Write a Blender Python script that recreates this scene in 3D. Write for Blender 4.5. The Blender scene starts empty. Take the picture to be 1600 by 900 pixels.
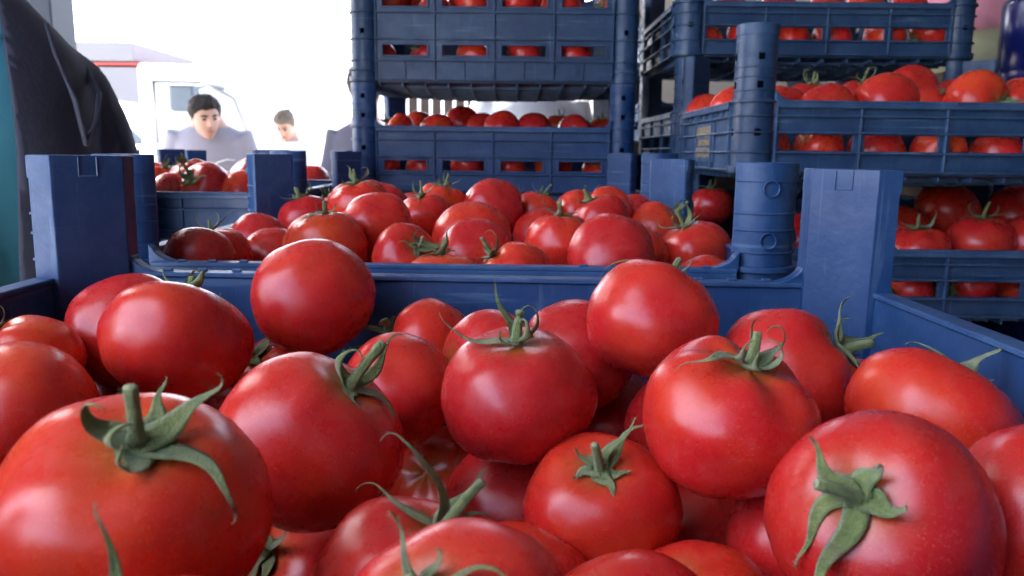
import bpy, bmesh, math, random
from mathutils import Vector, Matrix, noise
R_ = math.radians
sc = bpy.context.scene
COL = sc.collection
# ------------------------------------------------------------------ camera
ZC = 1.30
FPX = 1244.0
PITCH = math.atan(210 / FPX)
ROLL = R_(0.5)
cam_d = bpy.data.cameras.new('camera')
cam = bpy.data.objects.new('camera', cam_d)
COL.objects.link(cam)
cam_d.sensor_width = 36.0
cam_d.lens = FPX / 1600 * 36.0
cam_d.clip_start = 0.01
cam_d.clip_end = 3000
cam_d.dof.use_dof = True
cam_d.dof.focus_distance = 0.44
cam_d.dof.aperture_fstop = 17.0
cam.matrix_world = (Matrix.Translation((0, 0, ZC)) @ Matrix.Rotation(R_(90) - PITCH, 4, 'X') @ Matrix.Rotation(ROLL, 4, 'Z'))
sc.camera = cam
CAM3 = cam.matrix_world.to_3x3()
# ------------------------------------------------------------------ sky, sun, exposure
SUN_EL, SUN_AZ = R_(56), R_(-48)         # azimuth from +Y towards +X: behind the scene, to the left
w = bpy.data.worlds.new('World'); sc.world = w; w.use_nodes = True
nt = w.node_tree
bg = nt.nodes['Background']
sky = nt.nodes.new('ShaderNodeTexSky'); sky.sky_type = 'NISHITA'; sky.sun_disc = False
sky.sun_elevation = SUN_EL; sky.sun_rotation = SUN_AZ
sky.dust_density = 4.5; sky.air_density = .7; sky.ozone_density = .1
nt.links.new(sky.outputs[0], bg.inputs[0]); bg.inputs[1].default_value = 0.15
sun_d = bpy.data.lights.new('sun', 'SUN'); sun_d.energy = 2.0; sun_d.angle = R_(0.5); sun_d.color = (1, .95, .88)
sun = bpy.data.objects.new('sun', sun_d); COL.objects.link(sun)
sdir = Vector((math.sin(SUN_AZ) * math.cos(SUN_EL), math.cos(SUN_AZ) * math.cos(SUN_EL), math.sin(SUN_EL)))
sun.rotation_euler = sdir.to_track_quat('Z', 'Y').to_euler()
sun.location = (0, 0, 8)
vs = sc.view_settings
vs.view_transform = 'Standard'; vs.look = 'None'; vs.exposure = 3.95; vs.gamma = 1.0; vs.use_curve_mapping = False
sc.cycles.use_denoising = True
sc.cycles.max_bounces = 8


# ------------------------------------------------------------------ helpers
def P(px, py, s):
    """point seen at photo pixel (px,py) at s metres along the optical axis"""
    return Vector((0, 0, ZC)) + CAM3 @ Vector(((px - 800) / FPX * s, (450 - py) / FPX * s, -s))


def tag(o, label=None, cat=None, group=None, kind=None):
    if label: o['label'] = label
    if cat: o['category'] = cat
    if group: o['group'] = group
    if kind: o['kind'] = kind
    return o


def link(name, data, parent=None):
    o = bpy.data.objects.new(name, data)
    COL.objects.link(o)
    if parent is not None: o.parent = parent
    return o


def empty(name, loc=(0, 0, 0), rz=0.0):
    o = link(name, None)
    o.location = loc; o.rotation_euler = (0, 0, rz); o.empty_display_size = .05
    return o


def copy_tree(o, parent=None):
    c = o.copy(); COL.objects.link(c); c.parent = parent
    for ch in list(o.children):
        copy_tree(ch, c)
    return c


class MB:
    def __init__(self):
        self.v = []; self.f = []; self.m = []; self.mi = 0

    def face(self, idx):
        self.f.append(tuple(idx)); self.m.append(self.mi)

    def box(self, a, b, mat=None):
        n = len(self.v)
        pts = [(a[0], a[1], a[2]), (b[0], a[1], a[2]), (b[0], b[1], a[2]), (a[0], b[1], a[2]),
               (a[0], a[1], b[2]), (b[0], a[1], b[2]), (b[0], b[1], b[2]), (a[0], b[1], b[2])]
        if mat is not None: pts = [tuple(mat @ Vector(p)) for p in pts]
        self.v += pts
        for q in ((3, 2, 1, 0), (4, 5, 6, 7), (0, 1, 5, 4), (1, 2, 6, 5), (2, 3, 7, 6), (3, 0, 4, 7)):
            self.face([n + i for i in q])

    def prism(self, poly, z0, z1, cap0=True, cap1=True, mat=None):
        n = len(self.v); k = len(poly)
        pts = [(x, y, z0) for x, y in poly] + [(x, y, z1) for x, y in poly]
        if mat is not None: pts = [tuple(mat @ Vector(p)) for p in pts]
        self.v += pts
        for i in range(k):
            j = (i + 1) % k
            self.face((n + i, n + j, n + k + j, n + k + i))
        if cap0: self.face([n + i for i in reversed(range(k))])
        if cap1: self.face([n + k + i for i in range(k)])

    def loft(self, rings, closed=True, cap=True):
        n = len(self.v); k = len(rings[0])
        for r in rings: self.v += [tuple(p) for p in r]
        for a in range(len(rings) - 1):
            for i in range(k if closed else k - 1):
                j = (i + 1) % k
                self.face((n + a * k + i, n + a * k + j, n + (a + 1) * k + j, n + (a + 1) * k + i))
        if cap and closed:
            self.face([n + i for i in reversed(range(k))])
            self.face([n + (len(rings) - 1) * k + i for i in range(k)])

    def tube(self, pts, radii, seg=10):
        rings = []
        for i, p in enumerate(pts):
            p = Vector(p)
            d = (Vector(pts[min(i + 1, len(pts) - 1)]) - Vector(pts[max(i - 1, 0)])).normalized()
            up = Vector((0, 0, 1)) if abs(d.z) < .9 else Vector((1, 0, 0))
            a = d.cross(up).normalized(); b = a.cross(d)
            r = radii[i] if isinstance(radii, (list, tuple)) else radii
            rings.append([p + (a * math.cos(t) + b * math.sin(t)) * r for t in [2 * math.pi * q / seg for q in range(seg)]])
        self.loft(rings)

    def data(self, name, mats, smooth=False):
        me = bpy.data.meshes.new(name)
        me.from_pydata(self.v, [], self.f)
        if not isinstance(mats, (list, tuple)): mats = [mats]
        for m in mats: me.materials.append(m)
        me.polygons.foreach_set('material_index', self.m)
        bm = bmesh.new(); bm.from_mesh(me); bmesh.ops.recalc_face_normals(bm, faces=bm.faces); bm.to_mesh(me); bm.free()
        if smooth: me.polygons.foreach_set('use_smooth', [True] * len(me.polygons))
        if smooth == 2: me.set_sharp_from_angle(angle=R_(32))
        me.update()
        return me

    def build(self, name, mats, parent=None, smooth=False, bevel=0):
        o = link(name, self.data(name, mats, smooth), parent)
        if bevel: bev(o, bevel)
        return o


def bev(o, wd, seg=2):
    m = o.modifiers.new('bevel', 'BEVEL'); m.width = wd; m.segments = seg; m.limit_method = 'ANGLE'; m.angle_limit = R_(40)
    m.harden_normals = False


# ------------------------------------------------------------------ materials
def new_mat(name):
    m = bpy.data.materials.new(name); m.use_nodes = True
    t = m.node_tree; b = t.nodes['Principled BSDF']
    return m, t, b


def N(t, typ, **kw):
    n = t.nodes.new(typ)
    for k, v in kw.items(): setattr(n, k, v)
    return n


def mixc(t, fac, a, b, blend='MIX'):
    n = N(t, 'ShaderNodeMix', data_type='RGBA', blend_type=blend)
    for sock, val in ((n.inputs[0], fac), (n.inputs[6], a), (n.inputs[7], b)):
        if hasattr(val, 'is_linked'): t.links.new(val, sock)
        else: sock.default_value = val if not isinstance(val, tuple) else (*val, 1)[:4]
    return n.outputs[2]


def ramp(t, src, stops):
    r = N(t, 'ShaderNodeValToRGB')
    e = r.color_ramp.elements
    while len(e) < len(stops): e.new(.5)
    for q, (p, c) in zip(e, stops):
        q.position = p; q.color = (c, c, c, 1) if not isinstance(c, tuple) else (*c, 1)
    t.links.new(src, r.inputs[0])
    return r.outputs[0]


def noise_tex(t, vec, scale, detail=3, rough=.5, dist=0):
    n = N(t, 'ShaderNodeTexNoise'); n.inputs['Scale'].default_value = scale; n.inputs['Detail'].default_value = detail
    n.inputs['Roughness'].default_value = rough; n.inputs['Distortion'].default_value = dist
    if vec is not None: t.links.new(vec, n.inputs['Vector'])
    return n.outputs[0]


def bump(t, b, h, strength, dist):
    n = N(t, 'ShaderNodeBump'); n.inputs['Strength'].default_value = strength; n.inputs['Distance'].default_value = dist
    t.links.new(h, n.inputs['Height']); t.links.new(n.outputs[0], b.inputs['Normal'])


def simple(name, col, rough=.6, var=.15, scale=8, bmp=0.0, metal=0, bscale=60):
    m, t, b = new_mat(name)
    tc = N(t, 'ShaderNodeTexCoord')
    nz = noise_tex(t, tc.outputs['Object'], scale, 4, .6)
    c = mixc(t, nz, tuple(x * (1 - var) for x in col), tuple(min(1, x * (1 + var)) for x in col))
    t.links.new(c, b.inputs['Base Color']); b.inputs['Roughness'].default_value = rough; b.inputs['Metallic'].default_value = metal
    if bmp: bump(t, b, noise_tex(t, tc.outputs['Object'], bscale, 4, .6), bmp, .01)
    return m


def tomato_mat():
    m, t, b = new_mat('tomato_skin')
    tc = N(t, 'ShaderNodeTexCoord'); oi = N(t, 'ShaderNodeObjectInfo')
    add = N(t, 'ShaderNodeVectorMath', operation='ADD')
    mul = N(t, 'ShaderNodeMath', operation='MULTIPLY'); mul.inputs[1].default_value = 37.0
    t.links.new(oi.outputs['Random'], mul.inputs[0])
    t.links.new(tc.outputs['Object'], add.inputs[0]); t.links.new(mul.outputs[0], add.inputs[1])
    vec = add.outputs[0]
    big = noise_tex(t, vec, .9, 2, .5)
    fac = ramp(t, big, [(.42, 0.0), (.72, 1.0)])
    # some fruits are riper than others
    rnd = ramp(t, oi.outputs['Random'], [(0, .15), (1, 1.0)])
    mm = N(t, 'ShaderNodeMath', operation='MULTIPLY'); t.links.new(fac, mm.inputs[0]); t.links.new(rnd, mm.inputs[1])
    tone = N(t, 'ShaderNodeValToRGB'); t.links.new(oi.outputs['Random'], tone.inputs[0])
    el_ = tone.color_ramp.elements; el_[0].color = (.48, .010, .014, 1); el_[1].color = (.62, .026, .010, 1)
    e3 = el_.new(.5); e3.color = (.57, .013, .012, 1)
    c = mixc(t, mm.outputs[0], tone.outputs[0], (.69, .070, .012))
    # paler, greenish orange shoulder right round the stalk
    sep = N(t, 'ShaderNodeSeparateXYZ'); t.links.new(tc.outputs['Object'], sep.inputs[0])
    ln = N(t, 'ShaderNodeVectorMath', operation='MULTIPLY'); ln.inputs[1].default_value = (1, 1, 0)
    t.links.new(tc.outputs['Object'], ln.inputs[0])
    le = N(t, 'ShaderNodeVectorMath', operation='LENGTH'); t.links.new(ln.outputs[0], le.inputs[0])
    top = N(t, 'ShaderNodeMath', operation='GREATER_THAN'); top.inputs[1].default_value = 0.2
    t.links.new(sep.outputs[2], top.inputs[0])
    rr = ramp(t, le.outputs['Value'], [(.10, .75), (.24, .42), (.42, .10), (.62, 0)])
    sh = N(t, 'ShaderNodeMath', operation='MULTIPLY'); t.links.new(rr, sh.inputs[0]); t.links.new(top.outputs[0], sh.inputs[1])
    c = mixc(t, sh.outputs[0], c, (.36, .15, .025))
    # fine pale freckles
    fr = noise_tex(t, vec, 62, 1, .5)
    fr2 = ramp(t, fr, [(.64, 0.0), (.72, .45)])
    c = mixc(t, fr2, c, (.72, .26, .16))
    # dusty bloom
    du = ramp(t, noise_tex(t, vec, 4.5, 5, .65), [(.5, 0.0), (.9, .10)])
    c = mixc(t, du, c, (.62, .30, .28))
    t.links.new(c, b.inputs['Base Color'])
    ro = ramp(t, noise_tex(t, vec, 5, 4, .6), [(.3, .23), (.75, .36)])
    t.links.new(ro, b.inputs['Roughness'])
    b.inputs['IOR'].default_value = 1.5
    b.inputs['Subsurface Weight'].default_value = .12
    b.inputs['Subsurface Radius'].default_value = (1, .25, .12); b.inputs['Subsurface Scale'].default_value = .004
    bump(t, b, noise_tex(t, vec, 70, 2, .5), .05, .02)
    return m


def plastic_mat(name, col, dust=.24):
    m, t, b = new_mat(name)
    tc = N(t, 'ShaderNodeTexCoord'); oi = N(t, 'ShaderNodeObjectInfo')
    o = tc.outputs['Object']
    add = N(t, 'ShaderNodeVectorMath', operation='ADD'); t.links.new(o, add.inputs[0])
    mul = N(t, 'ShaderNodeMath', operation='MULTIPLY'); mul.inputs[1].default_value = 11.0
    t.links.new(oi.outputs['Random'], mul.inputs[0]); t.links.new(mul.outputs[0], add.inputs[1])
    vec = add.outputs[0]
    c = mixc(t, noise_tex(t, vec, 7, 4, .6), tuple(x * .7 for x in col), tuple(x * 1.35 for x in col))
    d1 = ramp(t, noise_tex(t, vec, 24, 8, .78), [(.44, 0.0), (.66, 1.0)])
    d2 = ramp(t, noise_tex(t, vec, 3.5, 3, .5), [(.36, .15), (.68, 1.0)])
    md = N(t, 'ShaderNodeMath', operation='MULTIPLY'); t.links.new(d1, md.inputs[0]); t.links.new(d2, md.inputs[1])
    ml = N(t, 'ShaderNodeMath', operation='MULTIPLY'); t.links.new(md.outputs[0], ml.inputs[0]); ml.inputs[1].default_value = dust
    c = mixc(t, ml.outputs[0], c, (.12, .22, .35))
    # vertical scuffs and scratches
    mp = N(t, 'ShaderNodeMapping'); mp.inputs['Scale'].default_value = (140, 140, 9); t.links.new(vec, mp.inputs[0])
    scr = ramp(t, noise_tex(t, mp.outputs[0], 1.0, 3, .6, .6), [(.63, 0.0), (.71, .20)])
    mp2 = N(t, 'ShaderNodeMapping'); mp2.inputs['Scale'].default_value = (7, 7, 160); mp2.inputs['Rotation'].default_value = (.2, .35, 0); t.links.new(vec, mp2.inputs[0])
    scr2 = ramp(t, noise_tex(t, mp2.outputs[0], 1.0, 2, .5, .4), [(.66, 0.0), (.71, .24)])
    c = mixc(t, scr, c, (.16, .26, .40)); c = mixc(t, scr2, c, (.16, .26, .40))
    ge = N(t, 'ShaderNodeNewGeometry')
    wr = ramp(t, ge.outputs['Pointiness'], [(.52, 0.0), (.66, .36)])  # convex edges lightened in the colour, standing for light caught on the ribs
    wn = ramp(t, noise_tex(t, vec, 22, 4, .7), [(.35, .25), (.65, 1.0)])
    edge_light = N(t, 'ShaderNodeMath', operation='MULTIPLY'); t.links.new(wr, edge_light.inputs[0]); t.links.new(wn, edge_light.inputs[1])
    c = mixc(t, edge_light.outputs[0], c, (.12, .23, .40))
    t.links.new(c, b.inputs['Base Color'])
    t.links.new(ramp(t, noise_tex(t, vec, 30, 4, .6), [(.3, .36), (.7, .60)]), b.inputs['Roughness'])
    bump(t, b, noise_tex(t, vec, 120, 4, .6), .10, .004)
    return m


def leaf_mat():
    m, t, b = new_mat('calyx_green')
    tc = N(t, 'ShaderNodeTexCoord'); o = tc.outputs['Object']
    c = mixc(t, ramp(t, noise_tex(t, o, 5, 4, .6), [(.35, 0), (.7, 1)]), (.090, .135, .022), (.25, .30, .075))
    c = mixc(t, ramp(t, noise_tex(t, o, 40, 3, .6), [(.55, 0), (.75, .5)]), c, (.30, .32, .19))
    le = N(t, 'ShaderNodeVectorMath', operation='LENGTH'); t.links.new(o, le.inputs[0])
    # tips dry out brown
    c = mixc(t, ramp(t, noise_tex(t, o, 2.3, 2, .5), [(.56, 0), (.72, .55)]), c, (.13, .09, .055))
    t.links.new(c, b.inputs['Base Color']); b.inputs['Roughness'].default_value = .72
    b.inputs['Sheen Weight'].default_value = .35; b.inputs['Sheen Roughness'].default_value = .5
    bump(t, b, noise_tex(t, o, 55, 3, .6), .5, .02)
    return m


M_TOM = tomato_mat()
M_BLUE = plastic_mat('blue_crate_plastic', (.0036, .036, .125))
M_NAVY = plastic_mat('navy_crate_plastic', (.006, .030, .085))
M_LEAF = leaf_mat()
M_STEMEND = simple('stem_cut_end', (.30, .30, .17), .8, .3, 20)
M_GOLD = simple('worn_gold_print', (.36, .26, .13), .7, .4, 90)
M_WHITEP = simple('white_print', (.75, .75, .72), .7, .2, 60)
M_WHITE = simple('white_paint', (.78, .79, .80), .35, .04, 3)
M_GLASS, _t, _b = new_mat('dark_glass')
_b.inputs['Base Color'].default_value = (.06, .08, .10, 1); _b.inputs['Roughness'].default_value = .08; _b.inputs['Specular IOR Level'].default_value = .7
M_TYRE = simple('tyre_rubber', (.03, .03, .032), .85, .3, 20)
M_METAL = simple('grey_metal', (.30, .31, .33), .45, .2, 6, metal=.4)
M_DARKSTEEL = simple('dark_painted_steel', (.022, .032, .048), .5, .25, 5, .05)
M_CONC = simple('concrete', (.36, .35, .33), .9, .18, 2.5, .4, bscale=25)
M_WOOD = simple('weathered_wood', (.16, .125, .10), .8, .35, 12, .4, bscale=40)
M_SKIN = simple('skin', (.42, .235, .165), .5, .08, 9)
M_HAIRD = simple('dark_hair', (.022, .019, .018), .6, .4, 60, .6)
M_HAIRG = simple('grey_brown_hair', (.14, .115, .09), .8, .35, 60, .6)
for _m in (M_HAIRD, M_HAIRG): _m.node_tree.nodes['Principled BSDF'].inputs['Specular IOR Level'].default_value = .1


# ------------------------------------------------------------------ the setting
def struct(name, mb, mat, bevel=0):
    o = mb.build(name, mat); o['kind'] = 'structure'
    if bevel: bev(o, bevel)
    return o


g = MB()
g.v = [(-600, -600, 0), (600, -600, 0), (600, 900, 0), (-600, 900, 0)]; g.face((0, 1, 2, 3))
m_ground, t, b = new_mat('worn_concrete_ground')
tc = N(t, 'ShaderNodeTexCoord')
c = mixc(t, noise_tex(t, tc.outputs['Object'], .35, 6, .65), (.26, .25, .235), (.42, .41, .385))
c = mixc(t, ramp(t, noise_tex(t, tc.outputs['Object'], 2.2, 5, .7), [(.55, 0), (.72, .5)]), c, (.17, .165, .16))
t.links.new(c, b.inputs['Base Color']); b.inputs['Roughness'].default_value = .9
struct('ground', g, m_ground)
# market hall roof overhead, camera under it; unseen dark walls added to shape the light
r = MB(); r.box((-1.72, .05, 2.62), (3.2, 3.4, 2.68)); r.box((-.68, -1.78, 2.62), (3.2, .05, 2.68))
struct('canopy_roof', r, simple('canopy_sheet', (.11, .11, .12), .7, .2, 3))
r = MB(); r.box((2.45, -1.9, 0), (2.6, 3.4, 2.6)); struct('shade_wall_right', r, simple('dark_wall', (.07, .07, .075), .85, .3, 2))  # unseen, added to keep the right side dark
r = MB(); r.box((-.68, -1.75, 0), (2.43, -1.6, 2.6)); struct('shade_wall_rear', r, bpy.data.materials['dark_wall'])  # unseen, added to cut off light from behind the camera
r = MB(); r.box((.45, 3.2, 0), (2.44, 3.3, 2.58)); struct('wall_back', r, simple('cream_wall', (.62, .59, .52), .8, .12, 2))
r = MB(); r.box((-1.70, .25, 0), (-1.60, 1.55, 2.6)); struct('shade_wall_left', r, bpy.data.materials['dark_wall'])  # unseen, added to darken what the fruit reflects on its left


r = MB(); r.box((-5.6, 3.7, 2.86), (-.2, 7.2, 2.92)); struct('shade_canopy_far', r, bpy.data.materials['canopy_sheet'])  # awning out of view, added to shade the people in the background


# ------------------------------------------------------------------ crates
def grid_panel(mb, us, zs, holes, y0, y1, mat):
    """a wall sheet in the u-z plane between y0 and y1 with rectangular openings"""
    idx = {}

    def vid(i, j, s):
        k = (i, j, s)
        if k not in idx:
            idx[k] = len(mb.v)
            mb.v.append(tuple(mat @ Vector((us[i], (y0, y1)[s], zs[j]))))
        return idx[k]
    nu, nz = len(us) - 1, len(zs) - 1
    for i in range(nu):
        for j in range(nz):
            if (i, j) in holes: continue
            mb.face((vid(i, j, 0), vid(i + 1, j, 0), vid(i + 1, j + 1, 0), vid(i, j + 1, 0)))
            mb.face((vid(i, j, 1), vid(i, j + 1, 1), vid(i + 1, j + 1, 1), vid(i + 1, j, 1)))
            for di, dj, a, b_ in ((-1, 0, (i, j), (i, j + 1)), (1, 0, (i + 1, j), (i + 1, j + 1)), (0, -1, (i, j), (i + 1, j)), (0, 1, (i, j + 1), (i + 1, j + 1))):
                ii, jj = i + di, j + dj
                if not (0 <= ii < nu and 0 <= jj < nz) or (ii, jj) in holes:
                    mb.face((vid(*a, 0), vid(*b_, 0), vid(*b_, 1), vid(*a, 1)))


CRW, CRD, PL = .555, .42, .051
# kind: wall height, post top, rib heights below rim, window rows (z0,z1 below rim), window share of its cell, framed
KINDS = {
    'A': dict(H=.130, T=.212, ribs=(.026, .0585, .092), rows=((.066, .085),), share=.72, frame=True, half=False),
    'S': dict(H=.130, T=.193, ribs=(.026, .0585, .092), rows=((.066, .085),), share=.72, frame=True, half=False),
    'F': dict(H=.150, T=.231, ribs=(.026, .0585, .092), rows=(), share=.72, frame=False, half=False),
    'B': dict(H=.098, T=.197, ribs=(.020, .0416, .068), rows=((.0445, .0655),), share=.86, frame=False, half=False),
    'C': dict(H=.225, T=.305, ribs=(.026, .055, .095, .144, .184), rows=((.064, .084), (.155, .174)), share=.74, frame=True, half=True),
}


def wall_mesh(k, L, cells, plain_inside=True, text=False):
    H = k['H']; mb = MB(); I = Matrix.Identity(4)
    hl = L / 2
    cell = L / cells
    us = [-hl]; holes_u = []
    rows = k['rows'] if not text else ()
    for q in range(cells):
        c = -hl + cell * (q + .5)
        ww = cell * k['share'] / 2
        us += [c - ww, c + ww]
    us.append(hl)
    zs = [0.004]
    for a, b_ in sorted(((H - r1, H - r0) for r0, r1 in rows)): zs += [a, b_]
    zs.append(H - .0035)
    holes = set()
    for q in range(cells):
        for rr in range(len(rows)): holes.add((1 + 2 * q, 1 + 2 * rr))
    grid_panel(mb, us, zs, holes, 0.0, .004, I)          # outside is -y
    for i, rb in enumerate(k['ribs']):
        mb.box((-hl, -.0062, H - rb - .0013), (hl, .001, H - rb + .0013))
    for q in range(cells + 1):
        u = -hl + cell * q
        u = max(-hl + .0015, min(hl - .0015, u))
        mb.box((u - .0014, -.0056, .006), (u + .0014, .001, H - .004))
    if k['half']:
        for q in range(cells):
            u = -hl + cell * (q + .5)
            mb.box((u - .0012, -.0036, .006), (u + .0012, .001, H - k['ribs'][-1]))
    if k['frame'] and not text:
        for q in range(cells):
            c = -hl + cell * (q + .5); ww = cell * k['share'] / 2
            for r0, r1 in rows:
                z0, z1 = H - r1, H - r0
                mb.box((c - ww - .004, -.0032, z0 - .003), (c - ww, .001, z1 + .003)); mb.box((c + ww, -.0032, z0 - .003), (c + ww + .004, .001, z1 + .003))
                mb.box((c - ww - .0001, -.0030, z0 - .003), (c + ww + .0001, .001, z0)); mb.box((c - ww - .0001, -.0030, z1), (c + ww + .0001, .001, z1 + .003))
    # bottom skirt
    mb.box((-hl, -.0052, .004), (hl, .001, .0065))
    if text:
        for q in range(9):
            u = -hl + L * (q + .5) / 9
            mb.box((u - .001, -.0042, H - .019), (u + .001, .001, H - .004))
        mb.box((-.062, -.0030, .014), (.062, .001, H - .024))
    return mb


def post_outline(off=0.0, rnd_post=True):
    n = 10
    if rnd_post:
        c = .0275
        return [(c + (c + off) * math.cos(R_(-32 - 206 * i / 24)), c + (c + off) * math.sin(R_(-32 - 206 * i / 24))) for i in range(25)]
    c = .036
    pts = [(PL, 0 - off)]
    for i in range(n + 1):
        a = -math.pi / 2 - (math.pi / 2) * i / n
        pts.append((c + (c + off) * math.cos(a), c + (c + off) * math.sin(a)))
    pts.append((0 - off, PL))
    return pts


def post_mesh(k, plain=False, rp=True):
    """corner post: rounded outside with ribs and square holes, flat diagonal face inside; corner at 0,0, inside towards +x +y"""
    H, T = k['H'], k['T']; mb = MB()
    out = post_outline(0, rp)
    inner = [(.0155, PL), (PL, .0155)] if rp else [(.0145, PL), (PL, .0145)]
    holez = [H + .020, H + .056, H - .042] + ([H - .13] if H > .2 else [])
    if plain: holez = [H - .06]
    zs = sorted([0] + [z for h in holez for z in (h - .0045, h + .0045)] + [T])
    n = len(out)
    idx = {}
    for j, z in enumerate(zs):
        for i, p in enumerate(out): idx[i, j] = len(mb.v); mb.v.append((p[0], p[1], z))
        for i, p in enumerate(inner): idx[n + i, j] = len(mb.v); mb.v.append((p[0], p[1], z))
    tot = n + 2
    for j in range(len(zs) - 1):
        hole = any(abs((zs[j] + zs[j + 1]) / 2 - h) < .001 for h in holez)
        for i in range(tot):
            if hole and (i in (6, 7, 16, 17) if rp else i in (3, 8)): continue
            a = (i + 1) % tot
            mb.face((idx[i, j], idx[a, j], idx[a, j + 1], idx[i, j + 1]))
    mb.face([idx[i, len(zs) - 1] for i in range(tot)])
    mb.face([idx[i, 0] for i in reversed(range(tot))])

    def band(z0, z1, off):
        o2 = post_outline(off, rp); i2 = post_outline(-.001, rp)
        poly = o2 + list(reversed(i2))
        mb.prism(poly, z0, z1)
    for z in (H + .030, H + .043, H + .0125): band(z - .0009, z + .0009, .0013)
    for z in k['ribs']: band(H - z - .0011, H - z + .0011, .0035)
    band(T - .015, T - .0004, .0010)
    band(.002, .0115, .0042)
    if rp: band(H - .0030, H + .0017, .0040)
    if H > .2: band(.022, .0245, .0046)
    # moulded tab high on the inner face
    d = Vector((PL - .0145, .0145 - PL, 0)).normalized(); nn = Vector((1, 1, 0)).normalized()
    c0 = Vector(((PL + .0145) / 2, (PL + .0145) / 2, 0))
    fm = Matrix(((d.x, nn.x, 0, c0.x), (d.y, nn.y, 0, c0.y), (0, 0, 1, 0), (0, 0, 0, 1)))
    mb.box((-.006, -.001, T - .014), (-.0050, .0008, T - .001), fm)
    mb.box((.0050, -.001, T - .014), (.006, .0008, T - .001), fm)
    mb.box((-.0051, -.001, T - .014), (.0051, .0007, T - .013), fm)
    if plain:
        # blind bosses on the outside instead of holes
        for zc in (H + .022, H + .062):
            for ang in (0, 1):
                cc = Vector((.0275, -.0003, zc)) if ang == 0 else Vector((-.0003, .0275, zc))
                nrm = Vector((0, -1, 0)) if ang == 0 else Vector((-1, 0, 0))
                tt = Vector((1, 0, 0)) if ang == 0 else Vector((0, 1, 0))
                ring = []
                for q in range(20):
                    a = 2 * math.pi * q / 20
                    ring.append(cc + (tt * math.cos(a) + Vector((0, 0, 1)) * math.sin(a)) * .0068)
                ring_i = [cc + (p - cc) * .80 for p in ring]
                mb.loft([[p + nrm * -.002 for p in ring], [p + nrm * .0016 for p in ring], [p + nrm * .0016 for p in ring_i], [p + nrm * -.0035 for p in ring_i]], cap=False)
    return mb


def rim_mesh(H, kind):
    mb = MB(); hw, hd = CRW / 2, CRD / 2; random.seed(5)

    def nubs(x0, x1, y, horizontal=True):
        n = int((x1 - x0) / .021)
        for q in range(n):
            u = x0 + (q + .5) * (x1 - x0) / n
            if horizontal: mb.box((u - .0035, y - .0013, H - .0005), (u + .0035, y + .0013, H + .0018))
            else: mb.box((y - .0013, u - .0035, H - .0005), (y + .0013, u + .0035, H + .0018))
    for s in (-1, 1):
        y0, y1 = sorted((s * (hd + .002), s * (hd - .012)))
        mb.box((-hw + PL - .001, y0, H - .0035), (hw - PL + .001, y1, H))
        yo0, yo1 = sorted((s * (hd + .002), s * (hd - .001)))
        mb.box((-hw + PL - .0008, yo0, H - .010), (hw - PL + .0008, yo1, H - .0032))
        x0, x1 = sorted((s * (hw + .002), s * (hw - .012)))
        mb.box((x0, -hd + PL - .001, H - .0035), (x1, hd - PL + .001, H))
        xo0, xo1 = sorted((s * (hw + .002), s * (hw - .001)))
        mb.box((xo0, -hd + PL - .0008, H - .010), (xo1, hd - PL + .0008, H - .0032))
        if kind in 'AFS':
            nubs(-hw + PL + .01, -hw + PL + .13, s * (hd - .0035)); nubs(hw - PL - .13, hw - PL - .01, s * (hd - .0035))
        # gussets where the rim runs up into the posts
        for sx in (-1, 1):
            xp = sx * (hw - PL + .003)
            poly = [(xp, H - .002), (xp, H + .0135)] + [(xp - sx * (.003 + .024 * (1 - math.cos(q * math.pi / 16))), H + .0135 - .0137 * math.sin(q * math.pi / 16)) for q in range(1, 9)] + [(xp - sx * .027, H - .002)]
            ya, yb = sorted((s * (hd - .001), s * (hd - .0112)))
            mb.prism([(p[0], p[1]) for p in poly], ya, yb, mat=Matrix(((1, 0, 0, 0), (0, 0, 1, 0), (0, 1, 0, 0), (0, 0, 0, 1))))
    return mb


def base_mesh():
    mb = MB(); hw, hd = CRW / 2 - .012, CRD / 2 - .012; n = 12

    def zz(u, v): return -.016 * (1 - u * u) * (1 - v * v)
    idx = {}
    for i in range(n + 1):
        for j in range(n + 1):
            u, v = -1 + 2 * i / n, -1 + 2 * j / n
            for s in (0, 1):
                idx[i, j, s] = len(mb.v); mb.v.append((u * hw, v * hd, zz(u, v) + (.001 if s == 0 else .006)))
    for i in range(n):
        for j in range(n):
            mb.face((idx[i, j, 0], idx[i, j + 1, 0], idx[i + 1, j + 1, 0], idx[i + 1, j, 0]))
            mb.face((idx[i, j, 1], idx[i + 1, j, 1], idx[i + 1, j + 1, 1], idx[i, j + 1, 1]))
    for i in range(n):
        for a, b_ in (((i, 0), (i + 1, 0)), ((i, n), (i + 1, n)), ((0, i), (0, i + 1)), ((n, i), (n, i + 1))):
            mb.face((idx[*a, 0], idx[*b_, 0], idx[*b_, 1], idx[*a, 1]))
    for i in range(1, n):
        for q in range(n):
            for hor in (0, 1):
                a = -1 + 2 * q / n; b_ = a + 2 / n; u = -1 + 2 * i / n
                if hor:
                    z = zz((a + b_) / 2, u); mb.box((a * hw, u * hd - .0012, z - .004), (b_ * hw, u * hd + .0012, z + .0015))
                else:
                    z = zz(u, (a + b_) / 2); mb.box((u * hw - .0012, a * hd, z - .0045), (u * hw + .0012, b_ * hd, z + .0015))
    return mb


_crate_cache = {}


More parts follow.
